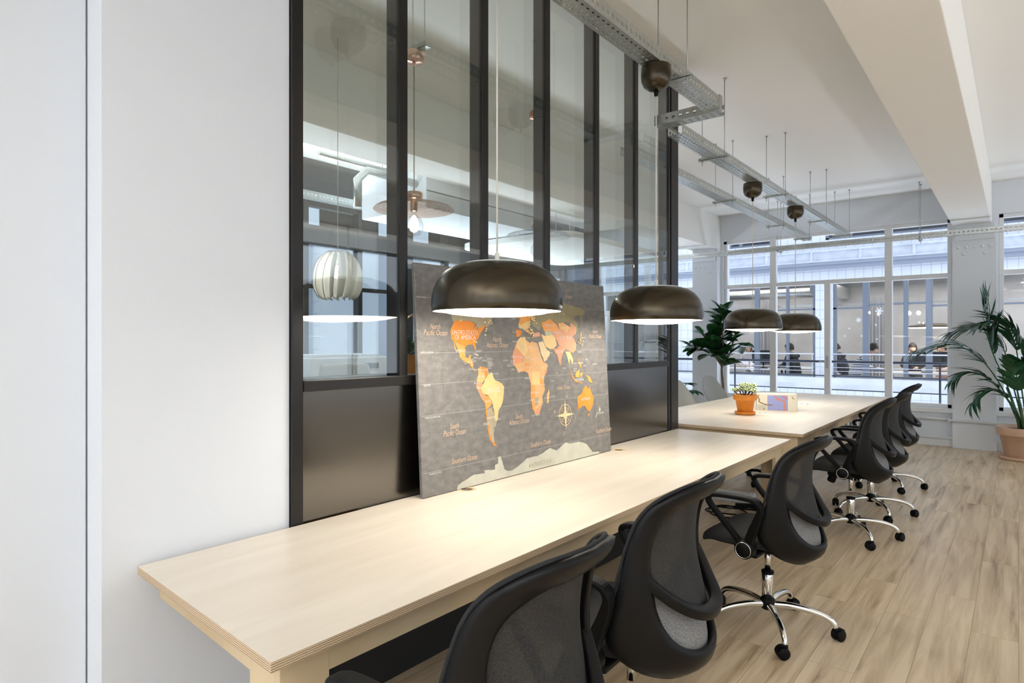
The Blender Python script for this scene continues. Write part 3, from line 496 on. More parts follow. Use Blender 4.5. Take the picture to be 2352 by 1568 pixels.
# ------------------------------------------------------------ perforated cable trays
def tray_channel(L, w=.11, h=.066, pitch=.046, slot=.022):
    """channel along +y from the origin, centred on x, bottom at z=0, slotted bottom and sides"""
    mb = MB(); th = .003; n = max(1, int(L/pitch)); p = L/n
    def strip_x(x0, x1): mb.box(x0, x1, 0, L, 0, th)
    edges = [-w/2, -w/2+.018, -w/2+.032, -.007, .007, w/2-.032, w/2-.018, w/2]
    strip_x(edges[0], edges[1]); strip_x(edges[2], edges[3]); strip_x(edges[4], edges[5]); strip_x(edges[6], edges[7])
    for (a, b_) in ((edges[1], edges[2]), (edges[3], edges[4]), (edges[5], edges[6])):
        for k in range(n): mb.box(a, b_, k*p, k*p+p-slot, 0, th)
    for sx in (-1, 1):
        x0, x1 = sorted((sx*w/2, sx*(w/2-th)))
        mb.box(x0, x1, 0, L, th, .024); mb.box(x0, x1, 0, L, .042, h)
        for k in range(n): mb.box(x0, x1, k*p, k*p+p-slot, .024, .042)
        x0, x1 = sorted((sx*w/2, sx*(w/2-.012))); mb.box(x0, x1, 0, L, h, h+th)
    return mb
def tray(label, x, y0, y1, z, supports, along='y', w=.11, rod_top=CZ):
    t = thing('cable_tray', label, 'cable tray', (x, y0, z), 0 if along == 'y' else -PI/2)
    tray_channel(y1-y0, w).done('channel', M['galv'], parent=t)
    for s in supports:
        d = s-y0
        b_ = MB().box(-w/2-.06, w/2+.06, d-.02, d+.02, -.012, -.009).box(-w/2-.06, w/2+.06, d-.02, d-.017, -.012, .010).box(-w/2-.06, w/2+.06, d+.017, d+.02, -.012, .010).done('bracket', M['galv'], parent=t)
        for sx in (-1, 1):
            MB().tube([(sx*(w/2+.035), d, -.05), (sx*(w/2+.035), d, rod_top-z-.015)], .0035, 8).lathe([(0, 0), (.012, 0), (.012, .012), (0, .012)], c=(sx*(w/2+.035), d, rod_top-z-.013), n=10).lathe([(0, -.022), (.009, -.022), (.009, -.013), (0, -.013)], c=(sx*(w/2+.035), d, 0), n=6).done('threaded_rod', M['rod'], parent=b_)
    return t
tray('perforated steel cable tray hanging over the long desk, carrying the two nearest pendants', -1.565, -2.2, 4.03, 2.922, [-.4, 1.35, 3.42])
tray('short perforated steel cross tray linking the two trays beside the partition end', -2.02, 0, .455, 2.915, [], along='x').location = (-1.98, 4.085, 2.905)
tray('perforated steel cable tray over the far table, carrying the two far pendants', -1.88, 4.15, 9.72, 2.852, [4.86, 6.5, 8.2, 9.5])
tray('perforated steel cable tray left of the one over the far table', -2.37, 4.35, 9.72, 2.852, [6.42, 8.2, 9.45])
tc_ = tray('long perforated steel cable tray crossing in front of the far windows', 0, -6, 4.4, 2.735, [-2.75, -1.0, 1.5], along='x', w=.085)
tc_.location = (-6, 9.68, 2.735)
tray('perforated steel cable tray in the back room before its black windows', -5.6, -1, 8.6, 2.85, [1, 3, 5, 7])
# tray riser clip at the end of the near tray
tag(MB().box(-1.515, -1.503, 4.0, 4.045, 2.90, 3.0).done('tray_clip', M['galv'], bevel=.001), 'small upright steel clip on the near tray end', 'clip')
# ------------------------------------------------------------ office chairs (built once, then copied). Local frame: floor origin, back towards +x
XC = [(.37,.185),(.42,.237),(.50,.262),(.57,.247),(.63,.226),(.72,.205),(.82,.208),(.90,.232),(.955,.272)]
EO = [(.37,.20),(.42,.24),(.50,.25),(.57,.20),(.65,.14),(.78,.10),(.88,.085),(.955,.06)]
WH = [(.37,.185),(.42,.238),(.50,.262),(.60,.256),(.75,.232),(.87,.212),(.93,.195),(.955,.175)]
def shell(u, z, off=0): return Vector((lerp(XC, z) - lerp(EO, z)*abs(u)**2.1 + off, lerp(WH, z)*u, z))
def uw(z): return lerp([(.44,.62),(.55,.66),(.70,.74),(.85,.84),(.92,.80)], z)
def sup(a, e): return math.copysign(abs(a)**e, a)
def make_chair(label, group):
    t = thing('office_chair', label, 'office chair', (0,0,0), group=group)
    # five-star base
    hub = MB().lathe([(0, .095), (.024, .095), (.030, .10), (.036, .115), (.036, .14), (.028, .152), (0, .152)], n=24).done('base_hub', M['black'], parent=t)
    A0 = .28
    for k in range(5):
        a = A0 + k*2*PI/5; ca, sa = math.cos(a), math.sin(a)
        pr = catmull([(.02, .122), (.10, .128), (.19, .121), (.255, .104), (.288, .080), (.297, .058)], 4)
        leg = MB().tube([(p[0]*ca, p[0]*sa, p[1]) for p in [(q.x, q.y) for q in [Vector((x.x, x.y, 0)) for x in pr]]], [.017-.006*i/len(pr) for i in range(len(pr))], 10, flat=1.0).done('base_leg', M['chrome'], parent=t)
        cr = Matrix.Translation((.300*ca, .300*sa, 0)) @ Matrix.Rotation(a + [.9, -.6, 2.2, .3, -1.4][k], 4, 'Z')
        mb = MB()
        for sy in (-1, 1):
            mt = cr @ Matrix.Translation((.012, sy*.014, .0275)) @ Matrix.Rotation(PI/2, 4, 'X')
            mb.lathe([(0, -.010), (.022, -.010), (.027, -.006), (.0272, .006), (.022, .010), (0, .010)], n=20, mt=mt)
        mb.tube([cr @ Vector((0, 0, .035)), cr @ Vector((0, 0, .062))], .012, 10)
        def hood(u, v): q = PI*(.02+.78*u); return cr @ Vector((.012+.031*math.cos(q), (v-.5)*.030, .0285+.031*math.sin(q)))
        mb.grid(hood, 10, 1)
        mb.box(-.012, .03, -.004, .004, .018, .055, mt=cr)
        mb.done('caster', M['black'], parent=leg)
    g = MB().lathe([(0, .14), (.0265, .14), (.0265, .268), (.025, .270), (0, .270)], n=24).done('gas_column', M['chrome'], parent=t)
    MB().lathe([(0, .268), (.029, .268), (.029, .282), (.016, .285), (0, .285)], n=24).done('column_collar', M['black'], parent=g)
    MB().lathe([(0, .282), (.0145, .282), (.0145, .40), (0, .40)], n=20).done('piston', M['chrome'], parent=g)
    mk = MB().box(-.14, .13, -.075, .075, .385, .425).box(-.04, .04, -.24, .24, .405, .430).done('tilt_mechanism', M['black'], parent=t, bevel=.008)
    MB().lathe([(0, 0), (.026, 0), (.028, .01), (.028, .055), (.022, .062), (0, .062)], n=20, mt=Matrix.Translation((-.11, 0, .386)) @ Matrix.Rotation(PI+.35, 4, 'Y')).done('tension_knob', M['black'], parent=mk)
    # seat cushion
    def seat(u, v):
        a = 2*PI*u; q = PI*(v-.5)
        cx, cy = sup(math.cos(a), .55), sup(math.sin(a), .55); rr = max(0, math.cos(q))**.28
        x = -.045+.235*cx*rr; y = .232*cy*rr; y *= 1-.22*max(0, min(1, (x+.02)/.2)); z = .457+.034*sup(math.sin(q), .8)
        if x < -.18: z -= (x+.18)**2*5
        z += .010*(abs(y)/.24)**2
        return Vector((x, y, z))
    MB().grid(seat, 40, 12, closed_u=True).done('seat', M['fabric'], parent=t)
    # moulded back shell: a ring between outline and opening
    NT = 72; mb = MB()
    def ring(i, j):
        a = 2*PI*i; f = j
        lo = math.sin(a) < 0; zo = .6625 + .2925*sup(math.sin(a), .75 if lo else .40); uo = sup(math.cos(a), .62 if lo else .42)
        zi = .684 + .219*sup(math.sin(a), .72); ui = uw(zi)*sup(math.cos(a), .62)
        z = zo + (zi-zo)*f; u = uo + (ui-uo)*f
        bulge = .010*math.sin(PI*f)
        return shell(max(-1, min(1, u)), z, bulge + (.006 if z > .9 else 0))
    mb.grid(ring, NT, 5, closed_u=True)
    mb.done('back_shell', M['plastic_top'], parent=t, solid=.017)
    # lumbar bridge: curved ledge across the opening
    P_ = [];
    for k in range(25):
        u = -1+2*k/24; zz = .572+.115*abs(u)**2.6; P_.append(shell(u*uw(zz)*1.06, zz, .016-.018*abs(u)**3))
    lb = MB().sweep(P_, [.030]*25, [.026+.012*math.sin(PI*k/24) for k in range(25)], side=Vector((.25, 0, 1)), smooth=True).done('lumbar_bridge', M['plastic_top'], parent=t, bevel=.004)
    def pan(u, v):
        uu = -1+2*u; zl = .572+.115*abs(uu)**2.6; z = zl + (.918-zl)*v; return shell(uu*(uw(z)+.04), z, -.012)
    MB().grid(pan, 20, 18).done('back_mesh', M['mesh'], parent=t)
    def low(u, v):
        uu = -1+2*u; z = .452+.175*v; p = shell(uu*.80, z, -.014 - .055*v*(1-abs(uu)**2*.6)); return p
    MB().grid(low, 16, 8).done('lower_mesh', M['mesh_lit'], parent=t)
    # black piping on the front rim of the shell
    pts = [];
    for k in range(41):
        a = -.30 + (PI+.60)*k/40; z = .6625+.2925*sup(math.sin(a), .45 if math.sin(a) < 0 else .40); pts.append(shell(sup(math.cos(a), .42)*.99, z, -.009))
    MB().tube(pts, .0055, 8).done('rim_piping', M['fabric'], parent=t)
    # looped armrests
    for sy in (-1, 1):
        ar = catmull([(.0, .452), (.030, .53), (.066, .62), (.068, .662), (.035, .682), (-.05, .686), (-.135, .682), (-.172, .668), (-.165, .635), (-.10, .56), (-.04, .49), (-.012, .455)], 5)
        N = len(ar); pts = [(p.x, sy*(.262+.018*min(1, (p.y-.45)/.2)), p.y) for p in ar]
        wd = [(.046 if 10 < i < 34 else .030) for i in range(N)]; wd = [sum(wd[max(0,i-3):i+4])/len(wd[max(0,i-3):i+4]) for i in range(N)]
        th = [.040 if i < 10 else (.020 if i < 36 else .024) for i in range(N)]; th = [sum(th[max(0,i-3):i+4])/len(th[max(0,i-3):i+4]) for i in range(N)]
        a_ = MB().sweep(pts, wd, th, side=Vector((0, 1, 0)), smooth=False).done('armrest', M['black'], parent=t, bevel=.006)
        mt = Matrix.Translation((-.004, sy*.262, .450)) @ Matrix.Rotation(-sy*PI/2, 4, 'X')
        MB().lathe([(0, -.03), (.040, -.03), (.043, -.024), (.043, .022), (.040, .028), (0, .028)], n=32, mt=mt).done('pivot_cap', M['black'], parent=a_)
        MB().lathe([(.0335, .0282), (.0365, .0282), (.0368, .0300), (.0350, .0312), (.0333, .0300)], n=32, mt=mt, closed=True).done('chrome_ring', M['chrome'], parent=a_)
    return t
c0 = make_chair('black mesh office chair nearest the camera, cut off by the lower frame edge', 'black mesh office chairs along the desks')
def lift(root, dz):
    """raise everything above the gas column"""
    for ch in root.children:
        n_ = ch.name.split('.')[0]
        if n_ in ('base_leg', 'base_hub'): continue
        if n_ == 'gas_column':
            for g in ch.children:
                if g.name.startswith('piston'): g.location.z += dz
            continue
        ch.location.z += dz
spots = [(-.92, 1.05, .02, .04, None),
 (-.96, 1.79, .03, .045, 'black mesh office chair second from the camera, back overlapping the long desk edge'),
 (-.955, 3.17, -.06, .0, 'black mesh office chair at the far end of the long desk'),
 (-.94, 5.04, .02, .048, 'black mesh office chair at the near corner of the meeting table, its gas piston raised'),
 (-.94, 5.82, .0, .040, 'black mesh office chair in the middle of the row at the meeting table'),
 (-.99, 6.98, -.03, .045, 'black mesh office chair farthest away, at the window end of the meeting table')]
for i, (x, y, r_, dz, lb) in enumerate(spots):
    if i == 0: continue
    c = dup(c0, (x, y, 0), r_, lb); lift(c, dz)
c0.location = (spots[0][0], spots[0][1], 0); c0.rotation_euler = (0, 0, spots[0][2]); lift(c0, spots[0][3])
# a chair base seen under the meeting table belongs to a further chair on its left side
# ------------------------------------------------------------ moulded shell chairs left of the meeting table
def shell_chair(loc, rot, label, hi=.93, m='taupe'):
    t = thing('shell_chair', label, 'chair', loc, rot)
    zs = [(.44,.20),(.46,0)]
    def f(u, v):
        a = -1+2*u
        if v < .45:
            q = v/.45; x = -.20+.36*q; z = .46-.018*math.sin(PI*q)+.05*abs(a)**3*(.4+q); w = .20+.03*q
        else:
            q = (v-.45)/.55; x = .16+.04*math.sin(q*PI/2)+.10*q; z = .46+(hi-.46)*q - .07*abs(a)**4*q*q*1.4; w = .23+.01*math.sin(PI*q)-.05*q**3
            x -= .085*abs(a)**2.2*(1-.5*q)
            z += .05*abs(a)**3*(1-q)
        return Vector((x, w*a, z))
    MB().grid(f, 20, 30).done('seat_shell', M[m], parent=t, solid=.012)
    fr = MB()
    for sx in (-.19, .19):
        for sy in (-.19, .19): fr = MB(); fr.tube([(sx*.6, sy*.6, .437), (sx*1.05, sy*1.1, 0)], .011, 8); fr.done('leg', M['black'], parent=t)
    MB().box(-.12, .12, -.12, .12, .425, .442).done('seat_plate', M['black'], parent=t)
    return t
shell_chair((-2.98, 7.10, 0), PI-.25, 'grey green moulded shell chair left of the far table, nearer one')
shell_chair((-3.02, 8.30, 0), PI-.2, 'grey green moulded shell chair before the fig tree at the far table')
stool = thing('rolling_stool', 'low black stool on casters under the far table', 'stool', (-2.16, 6.35, 0), .4)
MB().lathe([(0, .40), (.15, .40), (.17, .41), (.175, .43), (.165, .45), (0, .455)], n=32).done('seat', M['fabric'], parent=stool)
MB().tube([(0, 0, .10), (0, 0, .40)], .022, 16).done('gas_column', M['chrome'], parent=stool)
for k in range(5):
    a = 2*PI*k/5; ca, sa = math.cos(a), math.sin(a)
    lg = MB().tube([(0, 0, .11), (.14*ca, .14*sa, .115), (.24*ca, .24*sa, .09), (.27*ca, .27*sa, .055)], .014, 8).done('base_leg', M['black'], parent=stool)
    MB().lathe([(0, -.02), (.024, -.02), (.028, -.01), (.028, .01), (.024, .02), (0, .02)], n=16, mt=Matrix.Translation((.275*ca, .275*sa, .028)) @ Matrix.Rotation(a, 4, 'Z') @ Matrix.Rotation(PI/2, 4, 'X')).tube([(.275*ca, .275*sa, .03), (.272*ca, .272*sa, .06)], .011, 8).done('caster', M['black'], parent=lg)
# floor box and cables under the near end of the meeting table
fb = thing('floor_box', 'pale grey floor outlet box under the meeting table', 'floor box', (-2.0, 5.62, 0), .1)
MB().box(-.17, .17, -.16, .16, 0, .03).done('frame', M['stonel'], parent=fb, bevel=.005)
MB().box(-.14, .14, -.13, .13, .0302, .036).done('lid', M['offwhite'], parent=fb, bevel=.003)
rng = random.Random(4); pts = []
for k in range(30):
    a = k*.55; r_ = .14+.05*math.sin(k*.37); pts.append((-1.78+r_*1.3*math.cos(a), 5.05+r_*math.sin(a), .008+.03*(.5+.5*math.sin(k*.9))+k*.0006))
tag(MB().tube(catmull(pts, 3), .006, 6).done('power_cable', M['black']), 'tangle of black power cable on the floor under the meeting table', 'cable')
tag(MB().box(-.16, .16, -.025, .025, 0, .035).done('power_strip', M['black'], loc=(-1.72, 5.38, 0), rot=(0, 0, .5), bevel=.005), 'black power strip beside the cable tangle under the table', 'power strip')

# ------------------------------------------------------------ potted succulent
sp = thing('potted_succulent', 'variegated succulent in bright orange terracotta pot on the far table', 'plant', (-1.93, 5.75, .741))
MB().lathe([(0, 0), (.078, 0), (.086, .004), (.092, .024), (.088, .027), (.080, .012), (.0, .010)], n=40).done('saucer', M['terra'], parent=sp)
MB().lathe([(0, .012), (.060, .012), (.064, .016), (.084, .130), (.098, .131), (.101, .134), (.104, .176), (.102, .180), (.093, .180), (.086, .140), (.084, .160), (0, .160)], n=40).done('pot', M['terra'], parent=sp)
MB().lathe([(.0925, .163), (.05, .170), (0, .172)], n=30).done('soil', M['soil'], parent=sp)
m = mat('variegated_leaf', (.2, .4, .1), .4); nt = m.node_tree; b = nt.nodes['Principled BSDF']
at = nt.nodes.new('ShaderNodeAttribute'); at.attribute_name = 'edge'; r = nt.nodes.new('ShaderNodeValToRGB'); e = r.color_ramp.elements; e[0].color = (.13, .27, .05, 1); e[1].color = (.72, .76, .52, 1); e[0].position = .45; e[1].position = .72
nt.links.new(at.outputs['Fac'], r.inputs[0]); nt.links.new(r.outputs[0], b.inputs['Base Color']); M['varie'] = m
def leaf_blob(mb, base, d, up, L, Wd, cup=.25, shape=.8, lay=None, curl=0, nu=6, nv=8):
    d = d.normalized(); side = d.cross(up).normalized(); nrm = side.cross(d).normalized()
    g = []
    for j in range(nv+1):
        t = j/nv; w = Wd*.5*math.sin(PI*min(1, t**shape*.985+.015))**.75; row = []
        if t == 0: w = Wd*.05
        for i in range(nu+1):
            a = -1+2*i/nu
            p = base + d*(L*t) + side*(w*a) + nrm*(cup*w*a*a - curl*L*t*t)
            v = mb.bm.verts.new(p); row.append(v)
            if lay is not None: v[lay] = max(abs(a), t**3)
        g.append(row)
    for j in range(nv):
        for i in range(nu): mb._f([g[j][i], g[j][i+1], g[j+1][i+1], g[j+1][i]], True)
mb = MB(); lay = mb.bm.verts.layers.float.new('edge'); rng = random.Random(11)
heads = [(-.05, .0, .205), (.01, -.03, .235), (.05, .02, .225), (-.01, .05, .215), (.08, -.035, .20), (-.08, -.03, .20), (.0, .0, .25), (.045, .05, .245), (-.045, .045, .24), (.03, -.06, .21)]
for hx, hy, hz in heads:
    for k in range(16):
        a = k*2.4; el = .1+.075*k; d = Vector((math.cos(a)*math.cos(el), math.sin(a)*math.cos(el), math.sin(el)))
        leaf_blob(mb, Vector((hx, hy, hz)) + d*.004, d, Vector((0,0,1)) if el < 1.2 else Vector((1,0,0)), .056-.0014*k, .034-.0008*k, .5, .75, lay, -.2, 4, 5)
me = mb.done('leaves', M['varie'], parent=sp, solid=.0025, recalc=False)
mb = MB()
for hx, hy, hz in heads: mb.tube([(hx*.3, hy*.3, .165), (hx*.8, hy*.8, hz-.02), (hx, hy, hz+.01)], .006, 6)
mb.done('stem', M['bark'], parent=sp)

# ------------------------------------------------------------ patterned box on the far table
bx = thing('patterned_box', 'long cream box with blue panel and red line drawing on the far table', 'box', (-1.956, 6.155, .741), math.atan2(.125, .334))
cream = mat('cream_card', (.72, .68, .56), .55); blue = mat('periwinkle_card', (.30, .33, .60), .55); red = mat('brick_red_ink', (.62, .13, .06), .55); brown = mat('olive_brown_ink', (.20, .15, .07), .55); plum = mat('plum_card', (.26, .10, .12), .55)
Lb, Hb, Db = .357, .152, .18
MB().box(0, Lb, 0, Db, 0, Hb).done('box_body', cream, parent=bx, bevel=.002)
MB().box(.0, Lb, .0, Db, Hb+.0002, Hb+.006).done('lid', cream, parent=bx, bevel=.002)
mb = MB(); f = -.0006
def ink(i, pts, w, y=f):
    mb.mi = i
    for (x0, z0), (x1, z1) in zip(pts, pts[1:]):
        L = math.hypot(x1-x0, z1-z0); nx, nz = -(z1-z0)/L*w/2, (x1-x0)/L*w/2
        mb.poly([(x0+nx, y, z0+nz), (x1+nx, y, z1+nz), (x1-nx, y, z1-nz), (x0-nx, y, z0-nz)])
mb.mi = 0; mb.poly([(.095, f*.6, .004), (.275, f*.6, .004), (.275, f*.6, .146), (.095, f*.6, .146)])
sm = lambda P: [(q.x, q.y) for q in catmull([(a, b_, 0) for a, b_ in P], 5)]
ink(1, sm([(.165, .146), (.175, .118), (.205, .105), (.235, .098), (.250, .075), (.245, .045), (.250, .02), (.235, .004)]), .012); ink(4, sm([(.165, .146), (.175, .118), (.205, .105), (.235, .098), (.250, .075), (.245, .045), (.250, .02), (.235, .004)]), .004, f*1.3)
ink(1, [(.225, .140), (.268, .108)], .007); ink(1, [(.238, .146), (.272, .120)], .006)
ink(2, sm([(.02, .146), (.010, .125), (.025, .105), (.02, .085), (.05, .068), (.09, .055), (.14, .055)]), .010)
for k in range(6): ink(2, [(.006, .010+k*.008), (.088, .010+k*.008)], .0022)
ink(2, [(.060, .004), (.068, .018), (.064, .026)], .006); ink(2, [(.310, .138), (.318, .122), (.330, .116)], .006)
mb.mi = 3; mb.poly([(Lb+.0006, .0, .002), (Lb+.0006, Db, .002), (Lb+.0006, Db, .150), (Lb+.0006, .0, .150)])
mb.done('printed_pattern', [blue, red, brown, plum, mat('orange_line', (.80, .32, .14), .5)], parent=bx, recalc=False)

# ------------------------------------------------------------ fiddle-leaf fig
fig = thing('fiddle_leaf_fig', 'tall fiddle leaf fig tree with big dark leaves by the left window pillar', 'tree', (-3.42, 9.2, 0))
MB().lathe([(0, 0), (.15, 0), (.19, .32), (.20, .33), (.20, .36), (.18, .36), (.17, .30), (0, .30)], n=32).done('pot', M['offwhite'], parent=fig)
MB().lathe([(.172, .31), (0, .32)], n=24).done('soil', M['soil'], parent=fig)
br = [[(0,0,.3),(.01,0,.7),(-.01,.0,.98),(.02,0,1.2),(.0,0,1.5),(.02,.0,1.75)], [(.0,0,1.02),(-.08,-.03,1.15),(-.2,-.05,1.32),(-.26,-.05,1.5)], [(.0,0,1.05),(.09,.02,1.2),(.15,.04,1.42),(.22,.04,1.7)], [(.0,0,1.28),(-.06,.08,1.5),(-.05,.1,1.8)], [(-.12,-.04,1.2),(-.3,-.06,1.28),(-.42,-.06,1.3)]]
mb = MB(); ends = []
for i, P in enumerate(br):
    c_ = catmull(P, 5); mb.tube(c_, [.022-.014*k/len(c_) if i == 0 else .014-.008*k/len(c_) for k in range(len(c_))], 8); ends.append(c_)
mb.done('trunk', M['bark'], parent=fig)
mb = MB(); rng = random.Random(5); cent = Vector((-.05, 0, 1.5))
for bi, c_ in enumerate(ends):
    s0 = .45 if bi == 0 else .3; nl = 26 if bi == 0 else 20
    for k in range(nl):
        t = s0+(1-s0)*k/(nl-1); p = c_[int(t*(len(c_)-1))]
        a = k*2.4+bi; el = -.25+1.1*rng.random() + (.5 if k > nl-4 else 0)
        d = Vector((math.cos(a)*math.cos(el), math.sin(a)*math.cos(el), math.sin(el)))
        L = rng.uniform(.20, .30); leaf_blob(mb, p + d*.03, d, Vector((rng.uniform(-.4,.4), rng.uniform(-.4,.4), 1)), L, L*.80, .30, 1.25, None, rng.uniform(0, .35), 6, 9)
        mb.tube([p, p+d*.035], .003, 5)
mb.done('foliage', M['leafd'], parent=fig, recalc=False)

# ------------------------------------------------------------ kentia palm
palm = thing('potted_palm', 'large kentia palm in pale terracotta pot before the right window pillar', 'plant', (.06, 9.60, 0))
MB().lathe([(0, 0), (.235, 0), (.250, .006), (.262, .036), (.252, .040), (.235, .020), (0, .018)], n=48).done('saucer', M['palepot'], parent=palm)
MB().lathe([(0, .02), (.185, .02), (.195, .03), (.245, .290), (.270, .292), (.275, .298), (.288, .375), (.285, .385), (.262, .385), (.245, .33), (0, .33)], n=48).done('pot', M['palepot'], parent=palm)
MB().lathe([(.255, .345), (.1, .352), (0, .355)], n=30).done('soil', M['soil'], parent=palm)
def frond(P, nleaf, Ll, Wl, spread=.8, droop=.5, start=.38, seed=0):
    rng = random.Random(seed); c_ = catmull(P, 8); N = len(c_); mb = MB()
    mb.tube(c_, [.010-.0075*i/N for i in range(N)], 6)
    base_side = None
    for k in range(nleaf):
        t = start+(1-start)*k/(nleaf-1); i = min(N-2, int(t*(N-1))); p = c_[i]; tg = (c_[i+1]-c_[i]).normalized()
        sd = tg.cross(Vector((0,0,1))); sd = sd.normalized() if sd.length > .05 else Vector((0,1,0)); upn = sd.cross(tg).normalized()
        sc_ = math.sin(PI*(.18+.72*(k/(nleaf-1))))**.6
        for sg in (-1, 1):
            if t > .97 and sg > 0: d = tg
            else: d = (tg*.75 + sd*sg*spread + upn*(.25+rng.uniform(-.15,.15))).normalized()
            L = Ll*1.12*sc_*rng.uniform(.85, 1.1); leaf_blob(mb, p, d, upn, L, Wl*1.8, .35, .62, None, droop*rng.uniform(.6, 1.2), 2, 7)
    return mb.done('frond', M['leafp'], parent=palm, recalc=False)
F = [ # relative to the pot centre
 ([(-.02,0,.34),(-.16,-.05,.85),(-.30,-.08,1.25),(-.36,-.1,1.55),(-.34,-.1,1.98)], 14, .34, .036, .55, .10, .50),
 ([(-.03,0,.34),(-.22,-.05,.85),(-.42,-.08,1.18),(-.70,-.12,1.36),(-1.08,-.16,1.27)], 20, .34, .022, .45, .75, .42),
 ([(0,0,.34),(-.12,.05,.9),(-.22,.05,1.35),(-.42,.05,1.55),(-.72,.05,1.50)], 18, .32, .026, .5, .7, .45),
 ([(.02,0,.34),(-.04,-.08,.9),(-.10,-.15,1.4),(-.22,-.2,1.62),(-.42,-.28,1.58)], 16, .32, .030, .6, .5, .45),
 ([(.02,0,.34),(.05,-.05,.9),(.12,-.08,1.3),(.20,-.1,1.6),(.30,-.12,1.92)], 16, .32, .032, .5, .2, .45),
 ([(.0,0,.34),(-.16,-.1,.7),(-.34,-.2,.95),(-.52,-.26,1.02),(-.70,-.32,.90)], 14, .26, .024, .5, .7, .40),
 ([(.0,0,.34),(-.10,-.12,.62),(-.24,-.24,.80),(-.38,-.32,.80),(-.50,-.38,.62)], 12, .24, .022, .5, .7, .40),
 ([(.04,0,.34),(.14,-.1,.8),(.26,-.15,1.2),(.40,-.2,1.42),(.62,-.25,1.42)], 18, .32, .028, .6, .6, .40),
 ([(.03,0,.34),(.02,-.1,.8),(.06,-.18,1.15),(.12,-.25,1.35),(.20,-.36,1.38)], 16, .30, .032, .7, .5, .40),
 ([(.05,0,.34),(.2,-.12,.65),(.36,-.2,.95),(.52,-.25,1.05),(.70,-.3,.98)], 16, .28, .026, .6, .7, .35),
 ([(.0,0,.34),(-.06,-.1,.7),(-.08,-.2,1.0),(-.04,-.3,1.15),(.02,-.42,1.12)], 15, .28, .032, .7, .6, .35),
 ([(.02,0,.34),(.0,-.02,1.0),(.05,.0,1.45),(.16,.05,1.65),(.36,.08,1.72)], 16, .30, .028, .6, .5, .50)]
for i, a_ in enumerate(F): frond(a_[0], int(a_[1]*1.25), *a_[2:], seed=i)
mb = MB()
for k in range(7): a = k*.9; mb.tube([(.05*math.cos(a), .05*math.sin(a), .33), (-.02+.09*math.cos(a), .07*math.sin(a), .62), (-.05+.14*math.cos(a), .1*math.sin(a), .85)], [.016, .012, .007], 7)
mb.done('stem', M['stem'], parent=palm)
# monstera behind the end post
mon = thing('monstera', 'monstera leaves just right of the partition end post', 'plant', (-3.72, 8.25, 0))
MB().lathe([(0, 0), (.13, 0), (.17, .30), (.15, .30), (.14, .26), (0, .26)], n=28).done('pot', M['offwhite'], parent=mon)
for k, (tip, d) in enumerate([((.27,-.12,.74),(1,-.15,-.1)), ((.36,-.1,.56),(1,0,-.8)), ((.1,.1,.80),(.3,.7,.2)), ((-.2,-.1,.7),(-1,0,-.2)), ((.16,-.2,.50),(.8,-.5,-.5))]):
    mb = MB(); tip = Vector(tip); d = Vector(d).normalized(); mb.tube(catmull([(0,0,.26),tuple(tip*.5+Vector((0,0,.2))),tuple(tip)], 6), .005, 6)
    sd = d.cross(Vector((0,0,1))).normalized()
    for j in range(-3, 4):
        a = j*.42; dd = (d*math.cos(a)+sd*math.sin(a)).normalized(); leaf_blob(mb, tip, dd, Vector((0,0,1)), .20-.02*abs(j), .072, .2, .8, None, .25, 4, 6)
    mb.done('leaf', M['leafd'], parent=mon, recalc=False)

# ------------------------------------------------------------ radiator below the far window
rd = thing('radiator', 'white column radiator under the window behind the far table', 'radiator', (-2.0, 10.1, 0))
for k in range(26):
    x = -.75+k*.06
    MB().tube([(x, -.03, .10), (x, -.035, .14), (x, -.035, .40), (x, -.03, .44)], .015, 8).tube([(x, .03, .10), (x, .035, .14), (x, .035, .40), (x, .03, .44)], .015, 8).box(x-.024, x+.024, -.03, .03, .40, .44).box(x-.024, x+.024, -.03, .03, .10, .14).done('column', M['trimw'], parent=rd)
for x in (-.7, .72): MB().box(x-.01, x+.01, -.05, .05, 0, .11).done('foot', M['trimw'], parent=rd)
# ------------------------------------------------------------ balcony railing outside the far windows
ra = thing('balcony_railing', 'dark iron balcony railing with four rails outside the far windows', 'railing', (-2.5, 10.75, 0))
for z, r_ in ((1.085, .020), (.865, .009), (.65, .009), (.44, .009)):
    MB().tube([(-4.0, 0, z), (5.2, 0, z)], r_, 8).done('rail', M['iron'], parent=ra)
for x in (-3.9, -1.96, -1.28, 1.63, 2.2, 5.1): MB().tube([(x, 0, .1), (x, 0, 1.085)], .014, 8).done('rail_post', M['iron'], parent=ra)
MB().box(-4.0, 5.2, -.35, .15, .0, .1).done('ledge', M['stonel'], parent=ra)

# ------------------------------------------------------------ building across the street
FY = 15.0
bld = thing('opposite_building', 'white tiled office building with blue grey windows across the street', 'building', (-3, FY, 0))
def bd(mb, name, m, **k): return mb.done(name, m, parent=bld, loc=(3, -FY, 0), **k)
XA, XB = -14, 7
holes = [(-13.2, -10.3), (-9.8, -6.75), (-5.62, -3.50), (-3.15, -.98), (-.34, 2.4), (3.0, 5.6)]
mb = MB().box(XA, XB, FY, FY+.3, -2, .62).box(XA, XB, FY, FY+.3, 2.74, 3.62).box(XA, XB, FY, FY+.3, 4.75, 8)
e = [XA] + [v for h_ in holes for v in h_] + [XB]
for i in range(0, len(e), 2): mb.box(e[i], e[i+1], FY, FY+.3, .62, 2.74)
up = [(-13.2, -10.4), (-9.8, -6.9), (-5.9, -4.4), (-3.3, -.98), (-.4, 2.4), (3, 5.6)]
e = [XA] + [v for h_ in up for v in h_] + [XB]
for i in range(0, len(e), 2): mb.box(e[i], e[i+1], FY, FY+.3, 3.62, 4.75)
bd(mb, 'tiled_wall', M['tile'])
